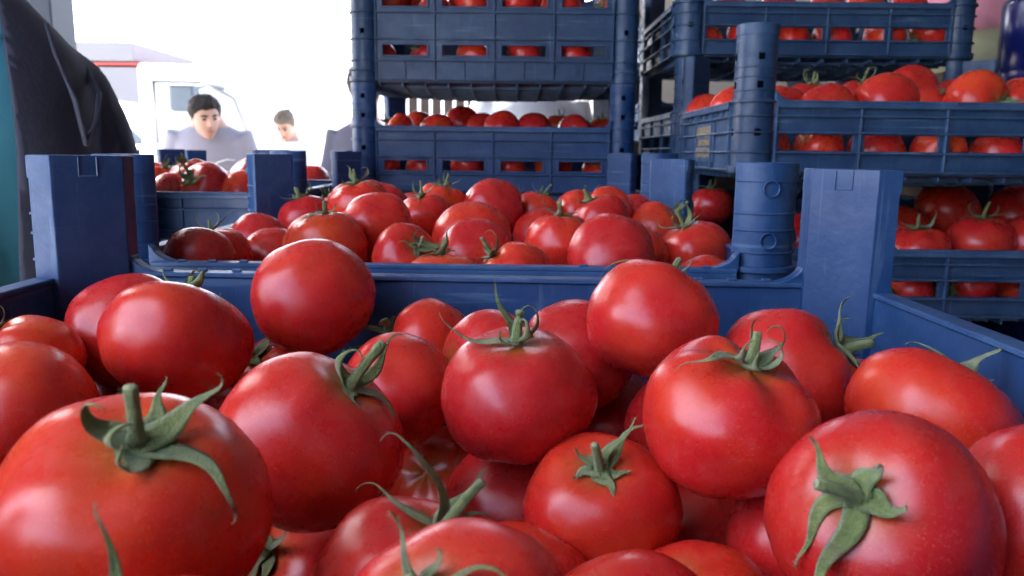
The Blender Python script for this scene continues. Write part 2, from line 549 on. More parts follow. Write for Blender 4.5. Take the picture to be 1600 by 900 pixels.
def crate_proto_meshes(kind, text, plain):
    key = (kind, text, plain)
    if key in _crate_cache: return _crate_cache[key]
    global PL
    PL = .0455 if kind == 'F' else .051
    k = KINDS[kind]
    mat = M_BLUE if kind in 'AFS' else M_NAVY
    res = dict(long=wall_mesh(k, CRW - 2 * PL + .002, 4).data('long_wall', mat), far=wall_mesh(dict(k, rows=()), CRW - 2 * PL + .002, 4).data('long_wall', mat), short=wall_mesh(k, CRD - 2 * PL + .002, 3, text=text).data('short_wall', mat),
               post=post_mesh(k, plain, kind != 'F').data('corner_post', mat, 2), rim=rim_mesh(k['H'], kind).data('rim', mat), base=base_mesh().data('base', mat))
    _crate_cache[key] = res
    return res


def text_mesh(body, size, mat, depth=.0006):
    cu = bpy.data.curves.new('lettering', 'FONT'); cu.body = body; cu.size = size; cu.extrude = depth; cu.align_x = 'CENTER'; cu.align_y = 'CENTER'
    o = bpy.data.objects.new('tmp_lettering', cu); COL.objects.link(o)
    bpy.context.view_layer.update()
    me = bpy.data.meshes.new_from_object(o.evaluated_get(bpy.context.evaluated_depsgraph_get()))
    bpy.data.objects.remove(o); bpy.data.curves.remove(cu)
    me.materials.clear(); me.materials.append(mat)
    return me


def crate(kind, x0, y0, zrim, label, rz=0, text=None, tilt=(0, 0), group='blue plastic tomato crates', plain=False):
    """x0 = left outer side, y0 = near outer side, zrim relative to the camera"""
    k = KINDS[kind]; ms = crate_proto_meshes(kind, bool(text), plain)
    wx, wy = (CRW, CRD) if not rz else (CRD, CRW)
    root = empty('tomato_crate', (x0 + wx / 2, y0 + wy / 2, ZC + zrim - k['H']))
    cr = random.Random(label)
    root.rotation_euler = (tilt[0], tilt[1] + R_(cr.uniform(-.25, .25)), R_(rz + (cr.uniform(-1.1, 1.1) if zrim > -.08 or x0 > .25 else 0)))
    tag(root, label, 'crate', group)
    hw, hd = CRW / 2, CRD / 2
    for s in (0, 1):
        o = link('long_wall', ms['long' if s == 0 else 'far'], root); o.location = (0, -(hd - .006) if s == 0 else hd - .006, 0); o.rotation_euler.z = math.pi * s
        bev(o, .0007, 1)
        o = link('short_wall', ms['short'], root); o.rotation_euler.z = -math.pi / 2 if s == 0 else math.pi / 2
        o.location = (-(hw - .006) if s == 0 else hw - .006, 0, 0)
        bev(o, .0007, 1)
        if text and s == 0:
            for body, size, zz, mt in text:
                tm = link('lettering', text_mesh(body, size, mt), o)
                tm.location = (0, -.0034, zz); tm.rotation_euler = (math.pi / 2, 0, 0)
    for i, (sx, sy) in enumerate(((-1, -1), (1, -1), (1, 1), (-1, 1))):
        o = link('corner_post', ms['post'], root)
        o.location = (sx * hw, sy * hd, 0); o.rotation_euler.z = i * math.pi / 2
        bev(o, .0012, 2)
    o = link('rim', ms['rim'], root); bev(o, .0008, 1)
    link('base', ms['base'], root)
    return root


# nearest crate, the one behind it, and the stacks
FZ = -.087
fc = crate('F', -.311, .14, FZ, 'nearest scuffed blue crate, heaped with the big tomatoes in the foreground', tilt=(0, R_(.55)))
fc.scale = (1.025, 1.05, 1)
crate('A', -.331, .612, -.086, 'blue crate directly behind the nearest one, full of tomatoes with round posts', plain=True, tilt=(0, R_(.2)))
crate('A', -.330, 1.075, -.080, 'blue crate hidden behind the second crate, just below the tall centre stack')
crate('S', -.757, 1.19, -.060, 'blue crate turned sideways in front of the man in the lavender shirt', rz=90)
crate('A', -.890, 1.80, -.080, 'blue crate with holed round post, left of the tall centre stack')
crate('A', -.315, 1.57, .051, 'lower slotted crate of the tall centre stack, tomatoes peeping over its rim')
crate('C', -.315, 1.57, .051 + .082 + .225, 'deep two-row slotted crate on top of the tall centre stack')
TXT = [('KINALIER', .024, .060, M_GOLD), ('DUTOMANI', .014, .044, M_GOLD), ('PURSICANI', .022, .028, M_GOLD)]
RX, RY = .300, 1.075
crate('B', RX, RY, .072, 'slotted crate with gold lettering on its end, top of the right stack', text=TXT)
crate('B', RX + .02, RY + .005, -.125, 'shaded slotted crate right under the gold lettered crate')
crate('B', RX + .01, RY + .01, -.322, 'lowest visible crate of the right stack, almost lost in shadow')
WT = [('FKAN', .045, .045, M_WHITEP)]
crate('B', .296, 1.515, .277, 'highest slotted crate at the upper right, behind the gold lettered crate', text=None)
crate('B', .300, 1.52, .080, 'crate under the highest one at the upper right, mostly hidden')
crate('A', .285, 1.535, -.081, 'crate right of the centre stack, only one round post showing')
crate('B', .330, 2.12, .330, 'far crate with white lettering on its end, between centre and right stacks', text=WT)
crate('B', .335, 2.12, .133, 'far dark crate under the white lettered one, between the stacks')

# wooden platform the stacks stand on
pl = MB()


def deck(name, x0, x1, y0, y1, zt):
    d = MB(); d.box((x0, y0, .02), (x1, y1, ZC + zt)); struct(name, d, M_WOOD)


deck('platform_front', -.34, .27, .13, .59, FZ - .15 - .004)
deck('platform_middle', -.345, .26, .595, 1.06, -.086 - .134)
deck('platform_third', -.345, .245, 1.065, 1.52, -.080 - .134)
deck('platform_left', -.90, -.348, 1.18, 2.25, -.080 - .14)
deck('platform_centre', -.34, .258, 1.53, 2.04, .051 - .134)
deck('platform_right', .28, .92, 1.05, 1.54, -.322 - .102)
deck('platform_far', .270, .90, 1.545, 2.05, -.081 - .134)
deck('platform_last', .30, .92, 2.08, 2.6, .133 - .102)


# ------------------------------------------------------------------ tomatoes
def tomato_mesh(seed):
    rnd = random.Random(seed); mb = MB(); nt_, np_ = 40, 56
    lob = rnd.choice((4, 5, 5, 6)); la = rnd.choice((.006, .015, .03, .045)); ph = rnd.uniform(0, 6.28)
    zs = rnd.uniform(.84, .93); dim = rnd.uniform(.10, .16); dw = rnd.uniform(.30, .42)
    off = Vector((rnd.uniform(0, 50), rnd.uniform(0, 50), 3.1))

    def pt(th, p):
        d = Vector((math.sin(th) * math.cos(p), math.sin(th) * math.sin(p), math.cos(th)))
        rr = 1 + .075 * noise.noise(d * 1.1 + off) + .022 * noise.noise(d * 2.6 + off)
        rr *= 1 + la * math.cos(lob * p + ph) * math.exp(-((th - .55) / .5) ** 2)
        se = math.sin(th)
        bulge = 1 + .03 * math.sin(2 * th) ** 2
        x = d * rr * bulge
        z = x.z * zs - dim * math.exp(-(th / dw) ** 2) + .03 * math.exp(-((math.pi - th) / .25) ** 2)
        return (x.x, x.y, z)
    top = len(mb.v); mb.v.append(pt(0, 0))
    for i in range(1, nt_):
        for j in range(np_): mb.v.append(pt(math.pi * i / nt_, 2 * math.pi * j / np_))
    bot = len(mb.v); mb.v.append(pt(math.pi, 0))
    for j in range(np_):
        k = (j + 1) % np_
        mb.face((top, 1 + j, 1 + k))
        for i in range(nt_ - 2):
            a = 1 + i * np_
            mb.face((a + j, a + np_ + j, a + np_ + k, a + k))
        a = 1 + (nt_ - 2) * np_
        mb.face((a + j, bot, a + k))
    me = mb.data('tomato', M_TOM, True)
    return me, (zs, dim, dw)


TM = [tomato_mesh(100 + i) for i in range(17)]


def surf_z(rho, prm):
    zs, dim, dw = prm
    rho = min(rho, .98)
    th = math.asin(rho)
    return math.cos(th) * zs * 1.02 - dim * math.exp(-(th / dw) ** 2)


def calyx_meshes(seed, prm, sepals=None, stem=None, hairs=0):
    """sepals: (azimuth deg, length, rise deg at base, curl deg over its length, base width, sideways bend deg)"""
    rnd = random.Random(seed)
    mb = MB()
    if sepals is None:
        n = rnd.choice((5, 5, 6)); a0 = rnd.uniform(0, 360); sepals = []
        for i in range(n):
            sepals.append((a0 + 360 * i / n + rnd.uniform(-14, 14), rnd.uniform(.38, .72), rnd.uniform(-5, 35), rnd.choice((rnd.uniform(-70, 20), rnd.uniform(40, 210))), rnd.uniform(.11, .16), rnd.uniform(-50, 50)))
    z0 = surf_z(.0, prm) + .015
    hp = []
    for az, L, rise, curl, wd, bend in sepals:
        n = 22; L *= 1.46
        a = R_(az); el = R_(rise)
        pos = Vector((math.cos(a) * .03, math.sin(a) * .03, z0 + .01))
        rings = []
        for i in range(n + 1):
            tt = i / n
            dirv = Vector((math.cos(a) * math.cos(el), math.sin(a) * math.cos(el), math.sin(el)))
            side = Vector((-math.sin(a), math.cos(a), 0))
            upn = dirv.cross(side) * -1
            if upn.z < 0 and abs(el) < 1.5: upn = -upn
            upn = side.cross(dirv) * -1
            rho = math.hypot(pos.x, pos.y)
            if rho < .97 and pos.z > 0:
                sz = surf_z(rho, prm) + .022
                if pos.z < sz: pos.z = sz
            wdt = .76 * wd * (.50 + .9 * math.sin(math.pi * min(1, tt * 1.15 + .15)) * (1 - tt)) * (1 - tt) ** .9 + .011 * (1 - tt) + .003
            th = .012 * (1 - .6 * tt)
            fold = .22 * wdt
            nn = side.cross(dirv).normalized()
            rip = .10 * wdt * math.sin(9 * tt + az)
            rings.append([pos + side * wdt + nn * (-fold - rip), pos + side * wdt * .5 + nn * (-fold * .3), pos + nn * 0.0, pos - side * wdt * .5 + nn * (-fold * .3), pos - side * wdt + nn * (-fold + rip),
                          pos - side * wdt * .5 + nn * (-fold * .3 + th), pos + nn * (th * 1.5), pos + side * wdt * .5 + nn * (-fold * .3 + th)])
            if i < n:
                hp.append((pos.copy(), nn, side, wdt))
                pos = pos + dirv * (L / n)
                el += R_(curl) / n * (.25 + 1.5 * tt) + R_(rnd.uniform(-4, 4) + (9 if curl > 0 else -9) * (tt > .7)); a += R_(bend) / n * (.3 + 1.4 * tt) + R_(9 * math.sin(az + 7 * tt))
        mb.loft(rings)
    # the little green disc where the sepals meet
    ring = []
    for rr, zz in ((.02, .035), (.07, .030), (.105, .012), (.10, -.005)):
        ring.append([(rr * math.cos(6.283 * q / 16) * (1 + .1 * math.sin(5 * q)), rr * math.sin(6.283 * q / 16) * (1 + .1 * math.sin(5 * q)), z0 + zz) for q in range(16)])
    mb.loft(ring)
    if hairs:
        for q in range(hairs):
            p, nn, side, wdt = rnd.choice(hp)
            u = rnd.choice((-1, 1)); st = p + side * u * wdt * rnd.uniform(.6, .98)
            d = (side * u + nn * rnd.uniform(-.6, .6) + Vector((rnd.uniform(-.4, .4), rnd.uniform(-.4, .4), rnd.uniform(0, .5)))).normalized() * rnd.uniform(.025, .06)
            k = len(mb.v); s2 = nn * .003
            mb.v += [tuple(st + s2), tuple(st - s2), tuple(st + side * .003), tuple(st + d)]
            mb.face((k, k + 1, k + 3)); mb.face((k + 1, k + 2, k + 3)); mb.face((k + 2, k, k + 3))
    cal = mb.data('calyx', M_LEAF, True)
    if stem is None: stem = (rnd.uniform(.28, .45), rnd.uniform(0, 360), rnd.uniform(0, 28), rnd.uniform(.045, .058))
    Ls, saz, slean, sr = stem; Ls *= 1.3; sr *= .82
    sb = MB(); pts = []; rad = []
    pos = Vector((0, 0, z0 - .02)); ang = 0
    for i in range(9):
        tt = i / 8
        pts.append(pos.copy()); rad.append(sr * (1.75 - 2.2 * tt if tt < .25 else 1.2 - .25 * (tt - .25)) * (1 + .06 * math.sin(7 * tt + seed)))
        ang = R_(slean) * (.25 + tt)
        pos = pos + Vector((math.cos(R_(saz)) * math.sin(ang), math.sin(R_(saz)) * math.sin(ang), math.cos(ang))) * (Ls / 8)
    sb.tube(pts, rad, 20)
    for vi_, v_ in enumerate(sb.v):
        pc = pts[vi_ // 20]; sb.v[vi_] = tuple(pc + (Vector(v_) - pc) * (1 + .07 * math.cos(5 * 6.283 * (vi_ % 20) / 20) + .05 * rnd.uniform(-1, 1)))
    sb.mi = 1
    d = (pts[-1] - pts[-2]).normalized()
    sb.tube([pts[-1] - d * .002, pts[-1] + d * .008], [rad[-1] * .9, rad[-1] * .78], 12)
    sb.mi = 0
    sb.tube([pts[-1] + d * .0065, pts[-1] + d * .0095], [rad[-1] * .34, rad[-1] * .30], 8)
    if hairs:
        for q in range(hairs // 2):
            i = rnd.randrange(1, 8); a = rnd.uniform(0, 6.283)
            n_ = Vector((math.cos(a), math.sin(a), rnd.uniform(-.3, .5)))
            st = pts[i].lerp(pts[i + 1], rnd.random()) + Vector((math.cos(a), math.sin(a), 0)) * rad[i] * .95
            k = len(sb.v); tv = Vector((-math.sin(a), math.cos(a), 0)) * .0032
            sb.v += [tuple(st + tv), tuple(st - tv), tuple(st + Vector((0, 0, .003))), tuple(st + n_.normalized() * rnd.uniform(.02, .045))]
            sb.face((k, k + 1, k + 3)); sb.face((k + 1, k + 2, k + 3)); sb.face((k + 2, k, k + 3))
    return cal, sb.data('stem', [M_LEAF, M_STEMEND], True)


_shared_cal = {}
TN = [0]


def tomato(center, R, axis_cam=None, spin=0.0, label='', group=None, calyx=False, seed=None, kz=1.0, sepals=None, stem=None, hero=False, world_axis=None):
    TN[0] += 1
    i = TN[0]
    vi = (seed if seed is not None else i * 7) % len(TM)
    me, prm = TM[vi]
    o = link('tomato', me)
    if world_axis is not None: ax = Vector(world_axis).normalized()
    else:
        if axis_cam is None: axis_cam = (random.Random(i).uniform(-.4, .4), -.55, -.75)
        ax = (CAM3 @ Vector(axis_cam)).normalized()
    q = ax.to_track_quat('Z', 'Y').to_matrix().to_4x4()
    o.matrix_world = Matrix.Translation(center) @ q @ Matrix.Rotation(R_(spin), 4, 'Z') @ Matrix.Diagonal((R * 1.045, R * 1.045, R * 1.045 * kz, 1))
    tag(o, label, 'tomato', group)
    if calyx:
        if hero: cm, sm = calyx_meshes(i, prm, sepals, stem, 220)
        else:
            key = (vi, i % 3)
            if key not in _shared_cal: _shared_cal[key] = calyx_meshes(i, prm)
            cm, sm = _shared_cal[key]
        c = link('calyx', cm, o)
        link('stem', sm, c)
    return o


# --- nearest crate: photo pixel of the centre, radius in pixels, depth
FG = 'tomatoes heaped in the nearest crate'
FRONT = [
    # id, cx, cy, r, s, axis (right, up, towards camera), spin, kz, calyx, label
    (490, 463, 90, .521, None, 0, 1.0, 0, 'round bright red tomato perched highest at the back left of the nearest crate'),
    (275, 535, 106, .450, (.05, .90, -.42), 20, .86, 1, 'wide flattened red tomato left of the highest perched one, stalk tip hidden behind'),
    (205, 520, 88, .501, None, 0, 1.0, 0, 'tomato half hidden behind the wide flattened one, before the dark left post'),
    (38, 575, 84, .445, (-.55, .70, .45), 0, .95, 1, 'tomato at the left edge under the crate rim, one curled sepal showing'),
    (22, 660, 120, .390, None, 0, 1.0, 0, 'large plain tomato cut by the left edge, above the big stalked one'),
    (155, 652, 80, .519, (-.05, .55, .83), 40, 1.0, 1, 'shaded tomato with dark stalk, wedged in the gap at the left'),
    (213, 795, 196, .244, (.24, .84, .50), 0, .84, 2, 'biggest tomato at lower left with upright green stalk and spread calyx'),
    (490, 687, 138, .347, (.56, .80, .22), 0, .97, 3, 'round orange-red tomato left of centre with stalk on its upper right'),
    (622, 610, 86, .438, None, 0, 1.0, 0, 'pinkish tomato behind the sepals of the round orange-red one'),
    (668, 548, 76, .534, (-.90, .42, .05), 0, 1.0, 1, 'ribbed tomato by the dark back wall with sepals sticking out left'),
    (432, 605, 80, .536, (-.35, .75, .55), 70, 1.0, 1, 'sliver of tomato below the highest perched one, dry sepals beside it'),
    (808, 618, 115, .390, (-.02, .94, .34), 0, .98, 4, 'round tomato in the very centre with looped green calyx on top'),
    (768, 575, 86, .470, (-.90, .12, .40), 0, 1.0, 0, 'pink tomato tucked behind the left shoulder of the centre one'),
    (905, 552, 84, .503, None, 0, 1.0, 0, 'dusty pink tomato by the back wall, right of the looped calyx'),
    (1020, 502, 98, .452, (.38, .91, -.16), 0, .96, 5, 'glossy tomato high at the back right with sepal draped over its top'),
    (965, 672, 90, .537, None, 0, 1.0, 0, 'shaded tomato in the gap between the centre one and its right neighbour'),
    (1137, 655, 128, .351, (.22, .88, .42), 0, .93, 6, 'round tomato right of centre with square window reflection and knotted calyx'),
    (1228, 590, 108, .443, (.86, .46, .16), 0, .95, 7, 'lobed tomato at the back right, its green calyx pointing to the blue wall'),
    (1455, 660, 125, .376, (.55, .80, -.05), 0, .82, 8, 'wide tomato beside the right crate wall with one upright green sepal'),
    (1372, 815, 165, .283, (-.55, .45, .70), 0, 1.02, 9, 'large tomato at lower right, star-shaped calyx and cut stalk facing us'),
    (1640, 825, 150, .296, None, 0, 1.0, 0, 'tomato cut by the right edge beside the star-calyx one'),
    (700, 770, 100, .479, (-.3, .55, .75), 10, 1.0, 0, 'tomato with creased shoulder, low between the centre and the orange-red one'),
    (940, 788, 115, .357, (-.10, .80, .60), 0, .86, 10, 'squat tomato below centre with short stalk and broad yellow-green calyx'),
    (640, 918, 140, .275, (.46, .84, .26), 0, .97, 11, 'tomato at bottom centre carrying the widest calyx with a tall stalk'),
    (715, 1010, 188, .218, (-.34, .76, .55), 0, 1.0, 12, 'nearest tomato cut by the bottom edge, thin curled sepal rising from it'),
    (800, 962, 134, .320, None, 0, 1.0, 0, 'tomato at the bottom peeking out right behind the nearest one'),
    (990, 1040, 168, .265, None, 0, 1.0, 0, 'orange tomato cut by the bottom edge, below the squat one'),
    (1085, 972, 122, .320, (-.45, .80, .38), 0, 1.0, 0, 'stalkless tomato at the bottom, right of the orange one'),
    (1270, 850, 123, .355, None, 0, 1.0, 0, 'shaded tomato mostly covered by the star-calyx one'),
    (1120, 850, 115, .418, None, 0, 1.0, 0, 'dark tomato deep in the gap under the window-reflection one'),
    (470, 925, 115, .376, (-.40, .75, .52), 30, 1.0, 1, 'dark tomato deep below the orange-red one, thin sepal tip showing'),
    (240, 1150, 226, .185, (-.05, .92, .38), 0, 1.0, 13, 'tomato below the bottom left edge, only its upright sepals in view'),
    (800, 790, 105, .420, None, 0, 1.0, 0, 'dark tomato deep in the gap under the centre one'),
    (345, 715, 100, .477, (.5, .55, .6), 15, 1.0, 1, 'sliver of tomato between the biggest and the orange-red one'),
    (1330, 640, 80, .480, None, 0, 1.0, 0, 'sliver of tomato right under the calyx of the lobed one'),
]
# sepals (azimuth, length, rise, curl, width, bend), azimuths are turned to the camera below: 0 = right, 90 = away, 270 = towards us
HERO = {
    2: ([(20, .62, 22, 95, .15, 12), (75, .42, 10, 60, .13, -40), (165, .50, 8, 190, .15, 20), (215, .40, 12, 230, .14, 30), (285, .46, -4, 150, .16, -20), (335, .78, 6, -75, .12, 25)], (.46, 150, 10, .056)),
    3: ([(15, .62, 10, -120, .10, 20), (50, .70, 42, -10, .085, 8), (170, .52, 22, 250, .12, 10), (120, .30, 20, 60, .10, 0), (300, .34, -8, -20, .11, 10)], (.50, 60, 12, .060)),
    4: ([(178, .80, 2, 42, .09, -8), (95, .62, 48, 20, .10, 10), (10, .60, 25, 215, .12, 30), (330, .42, 20, 230, .12, -20), (255, .30, 4, 120, .11, 0)], (.33, 60, 26, .064)),
    5: ([(165, .85, -6, -60, .06, 6), (20, .42, 35, 60, .11, 0), (300, .35, 10, -30, .10, 0), (80, .35, 20, 40, .10, 0)], (.26, 40, 15, .055)),
    6: ([(170, .74, 12, -62, .10, -6), (195, .45, 15, 120, .11, 0), (100, .42, 62, 20, .10, 0), (15, .60, 30, 200, .13, 10), (320, .52, 22, 210, .12, -15), (260, .34, 10, 160, .13, 0)], (.34, 100, 18, .060)),
    7: ([(120, .62, 34, 30, .24, -8), (85, .60, 50, 25, .22, 0), (285, .50, 25, -50, .19, 0), (245, .50, 10, -40, .18, 5), (0, .32, 40, 20, .16, 0), (180, .40, 14, 60, .19, 0)], (.42, 10, 18, .072)),
    8: ([(60, .70, 66, -8, .15, 4), (178, .55, 14, -60, .09, 0), (0, .55, 5, -60, .05, -25), (270, .28, 5, 30, .09, 0)], (.12, 40, 10, .050)),
    9: ([(262, .88, -4, 4, .125, -4), (170, .62, 8, -10, .10, 62), (128, .46, 26, 10, .12, -8), (118, .20, 22, 0, .10, 0), (60, .34, 12, 150, .15, 10), (350, .36, 2, 60, .15, -10)], (.36, 165, 42, .058)),
    10: ([(60, .62, 46, -6, .11, 4), (20, .80, 20, -70, .075, 8), (265, .40, -6, -28, .15, 0), (200, .30, 2, 20, .15, 0), (320, .30, 0, 10, .14, 0), (120, .30, 20, 30, .12, 0)], (.40, 140, 10, .060)),
    11: ([(172, .88, 6, -70, .085, -10), (120, 1.05, 58, -118, .13, 14), (98, .60, 48, 40, .15, 0), (350, 1.10, -2, 22, .10, 4), (20, .52, 30, -60, .08, 10), (270, .30, -4, 10, .12, 0)], (.58, 20, 14, .060)),
    12: ([(110, .50, 56, 10, .05, 10), (340, .60, 15, -40, .055, -30), (200, .45, 8, 160, .08, 10), (60, .3, 20, 60, .08, 0)], (.16, 100, 10, .045)),
    13: ([(130, .62, 70, -6, .075, -10), (150, .30, 40, 60, .06, 0), (10, .3, 5, 60, .08, 0), (190, .3, 5, 60, .08, 0), (280, .25, 0, 60, .08, 0)], (.20, 0, 8, .045)),
}
placed = []
for cx, cy, r, s, ax, spin, kz, cal, lab in FRONT:
    c = P(cx, cy, s); R = s * r / FPX
    placed.append((c, R))
    o = tomato(c, R, ax, spin, lab, FG, bool(cal), None, kz, *(HERO[cal] if cal in HERO else (None, None)), hero=bool(cal))
    if cal in HERO:
        # turn the fruit about its own axis until local +X points to the camera's right
        axw = (CAM3 @ Vector(ax)).normalized()
        rt = CAM3 @ Vector((1, 0, 0)); rt = (rt - axw * rt.dot(axw))
        if rt.length < .35: rt = CAM3 @ Vector((0, 0, -1)).cross(Vector((0, 1, 0))); rt = rt - axw * rt.dot(axw)
        rt.normalize(); yy = axw.cross(rt)
        rot = Matrix((rt, yy, axw)).transposed().to_4x4()
        o.matrix_world = Matrix.Translation(c) @ rot @ Matrix.Diagonal((R * 1.045, R * 1.045, R * 1.045 * kz, 1))
# fruit underneath, showing only as dark red in the gaps
rnd = random.Random(3)
tries = 0; nfill = 0
while tries < 4000 and nfill < 34:
    tries += 1
    R = rnd.uniform(.032, .037)
    c = Vector((rnd.uniform(-.265, .205), rnd.uniform(.20, .51), ZC + rnd.uniform(-.205, -.14)))
    if all((c - q).length > (R + rq) * .93 for q, rq in placed):
        placed.append((c, R)); nfill += 1
        tomato(c, R, None, rnd.uniform(0, 360), 'dark red tomato glimpsed in the shadowed gaps beneath the top layer of the nearest crate', 'buried tomatoes of the nearest crate',
               world_axis=(rnd.uniform(-1, 1), rnd.uniform(-1, 1), rnd.uniform(-1, .4)))

MG = 'tomatoes in the second crate'
MID = [
    (312, 408, 52, .680, (.2, .4, -.9), 1.0, 0, 'flattened tomato at the front left corner of the second crate'),
    (342, 402, 48, .737, (-.25, .95, .15), 1.0, 1, 'left tomato of the second crate with a thick upright stalk'),
    (405, 380, 46, .840, None, 1.0, 0, 'pink tomato near the left rim of the second crate, behind the thick stalk'),
    (425, 402, 46, .790, None, 1.0, 0, 'small tomato low between left tomatoes of the second crate'),
    (511, 382, 62, .742, (-.02, .97, .20), .95, 1, 'orange-red tomato in the second crate with flat spread calyx, left of centre'),
    (590, 355, 54, .800, None, 1.0, 0, 'lobed pink tomato behind the flat-calyx one in the second crate'),
    (562, 322, 48, .927, (-.12, .95, .25), .9, 1, 'tomato with curly calyx at the back left of the second crate'),
    (664, 342, 42, .885, (-.1, .96, .22), 1.0, 1, 'tomato with spiky calyx under the slotted stack, second crate'),
    (634, 405, 52, .729, (.55, .42, .70), 1.0, 1, 'tomato at the front of the second crate, green calyx on its right face'),
    (740, 398, 56, .737, None, .92, 0, 'split-lit tomato at the front centre of the second crate'),
    (738, 372, 58, .802, None, .95, 0, 'broad tomato just behind the split-lit one in the second crate'),
    (771, 327, 46, .933, None, 1.0, 0, 'smooth orange tomato standing tallest in the middle of the second crate'),
    (873, 384, 52, .750, (.02, .98, .12), 1.05, 1, 'bright orange-red tomato with calyx lying flat on top, second crate'),
    (955, 398, 66, .680, None, .86, 0, 'broad glossy tomato at the front right of the second crate'),
    (848, 368, 44, .916, None, 1.0, 0, 'pink tomato behind the flat-topped orange-red one, second crate'),
    (940, 348, 44, .860, (-.45, .85, .1), 1.0, 1, 'tomato with thin stalk right behind the broad glossy one, second crate'),
    (838, 334, 38, .968, (.35, .9, .1), 1.0, 1, 'small tomato with bushy calyx beside the tallest one, second crate'),
    (905, 334, 38, .988, None, 1.0, 0, 'small tomato at the back right of the bushy calyx, second crate'),
    (952, 328, 36, .943, None, 1.0, 0, 'flat red tomato against the centre stack, right half of second crate'),
    (988, 340, 36, .990, None, 1.0, 0, 'small tomato by the back right post of the second crate'),
    (1028, 362, 46, .938, (.62, .62, .35), 1.0, 1, 'tomato near the right rim of the second crate, withered sepals on its right'),
    (1082, 395, 56, .822, (-.35, .9, .15), .95, 1, 'lobed tomato beside the round right post of the second crate'),
    (708, 336, 36, .990, None, 1.0, 0, 'little tomato left of the tallest one, back of the second crate'),
    (803, 440, 62, .667, (-.6, .75, .1), 1.0, 1, 'tomato top just above the front rim of the second crate, thin sepal up'),
    (478, 345, 42, .987, (-.25, .92, .1), 1.0, 1, 'tomato with stiff sepals by the back left post of the second crate'),
    (690, 448, 62, .685, (.0, .98, .1), 1.0, 1, 'tomato below the second crate rim with only its stalk tip showing'),
    (600, 325, 38, .987, None, 1.0, 0, 'tomato hidden at the far rim right of the curly calyx, second crate'),
    (690, 322, 38, .936, (.2, .9, .2), 1.0, 1, 'tomato right behind the spiky calyx one, second crate'),
]
placed = []
for cx, cy, r, s, ax, kz, cal, lab in MID:
    c = P(cx, cy, s); R = s * r / FPX; placed.append((c, R))
    tomato(c, R, ax, cx * 1.7, lab, MG, bool(cal), None, kz)
rnd = random.Random(8); tries = nfill = 0
while tries < 3000 and nfill < 22:
    tries += 1; R = rnd.uniform(.031, .036)
    c = Vector((rnd.uniform(-.265, .19), rnd.uniform(.66, .99), ZC + rnd.uniform(-.17, -.10)))
    if all((c - q).length > (R + rq) * .94 for q, rq in placed):
        placed.append((c, R)); nfill += 1
        tomato(c, R, None, rnd.uniform(0, 360), 'red tomato showing only in gaps beneath the top layer of the second crate', 'buried tomatoes of the second crate', world_axis=(rnd.uniform(-1, 1), rnd.uniform(-1, 1), rnd.uniform(-1, .2)))

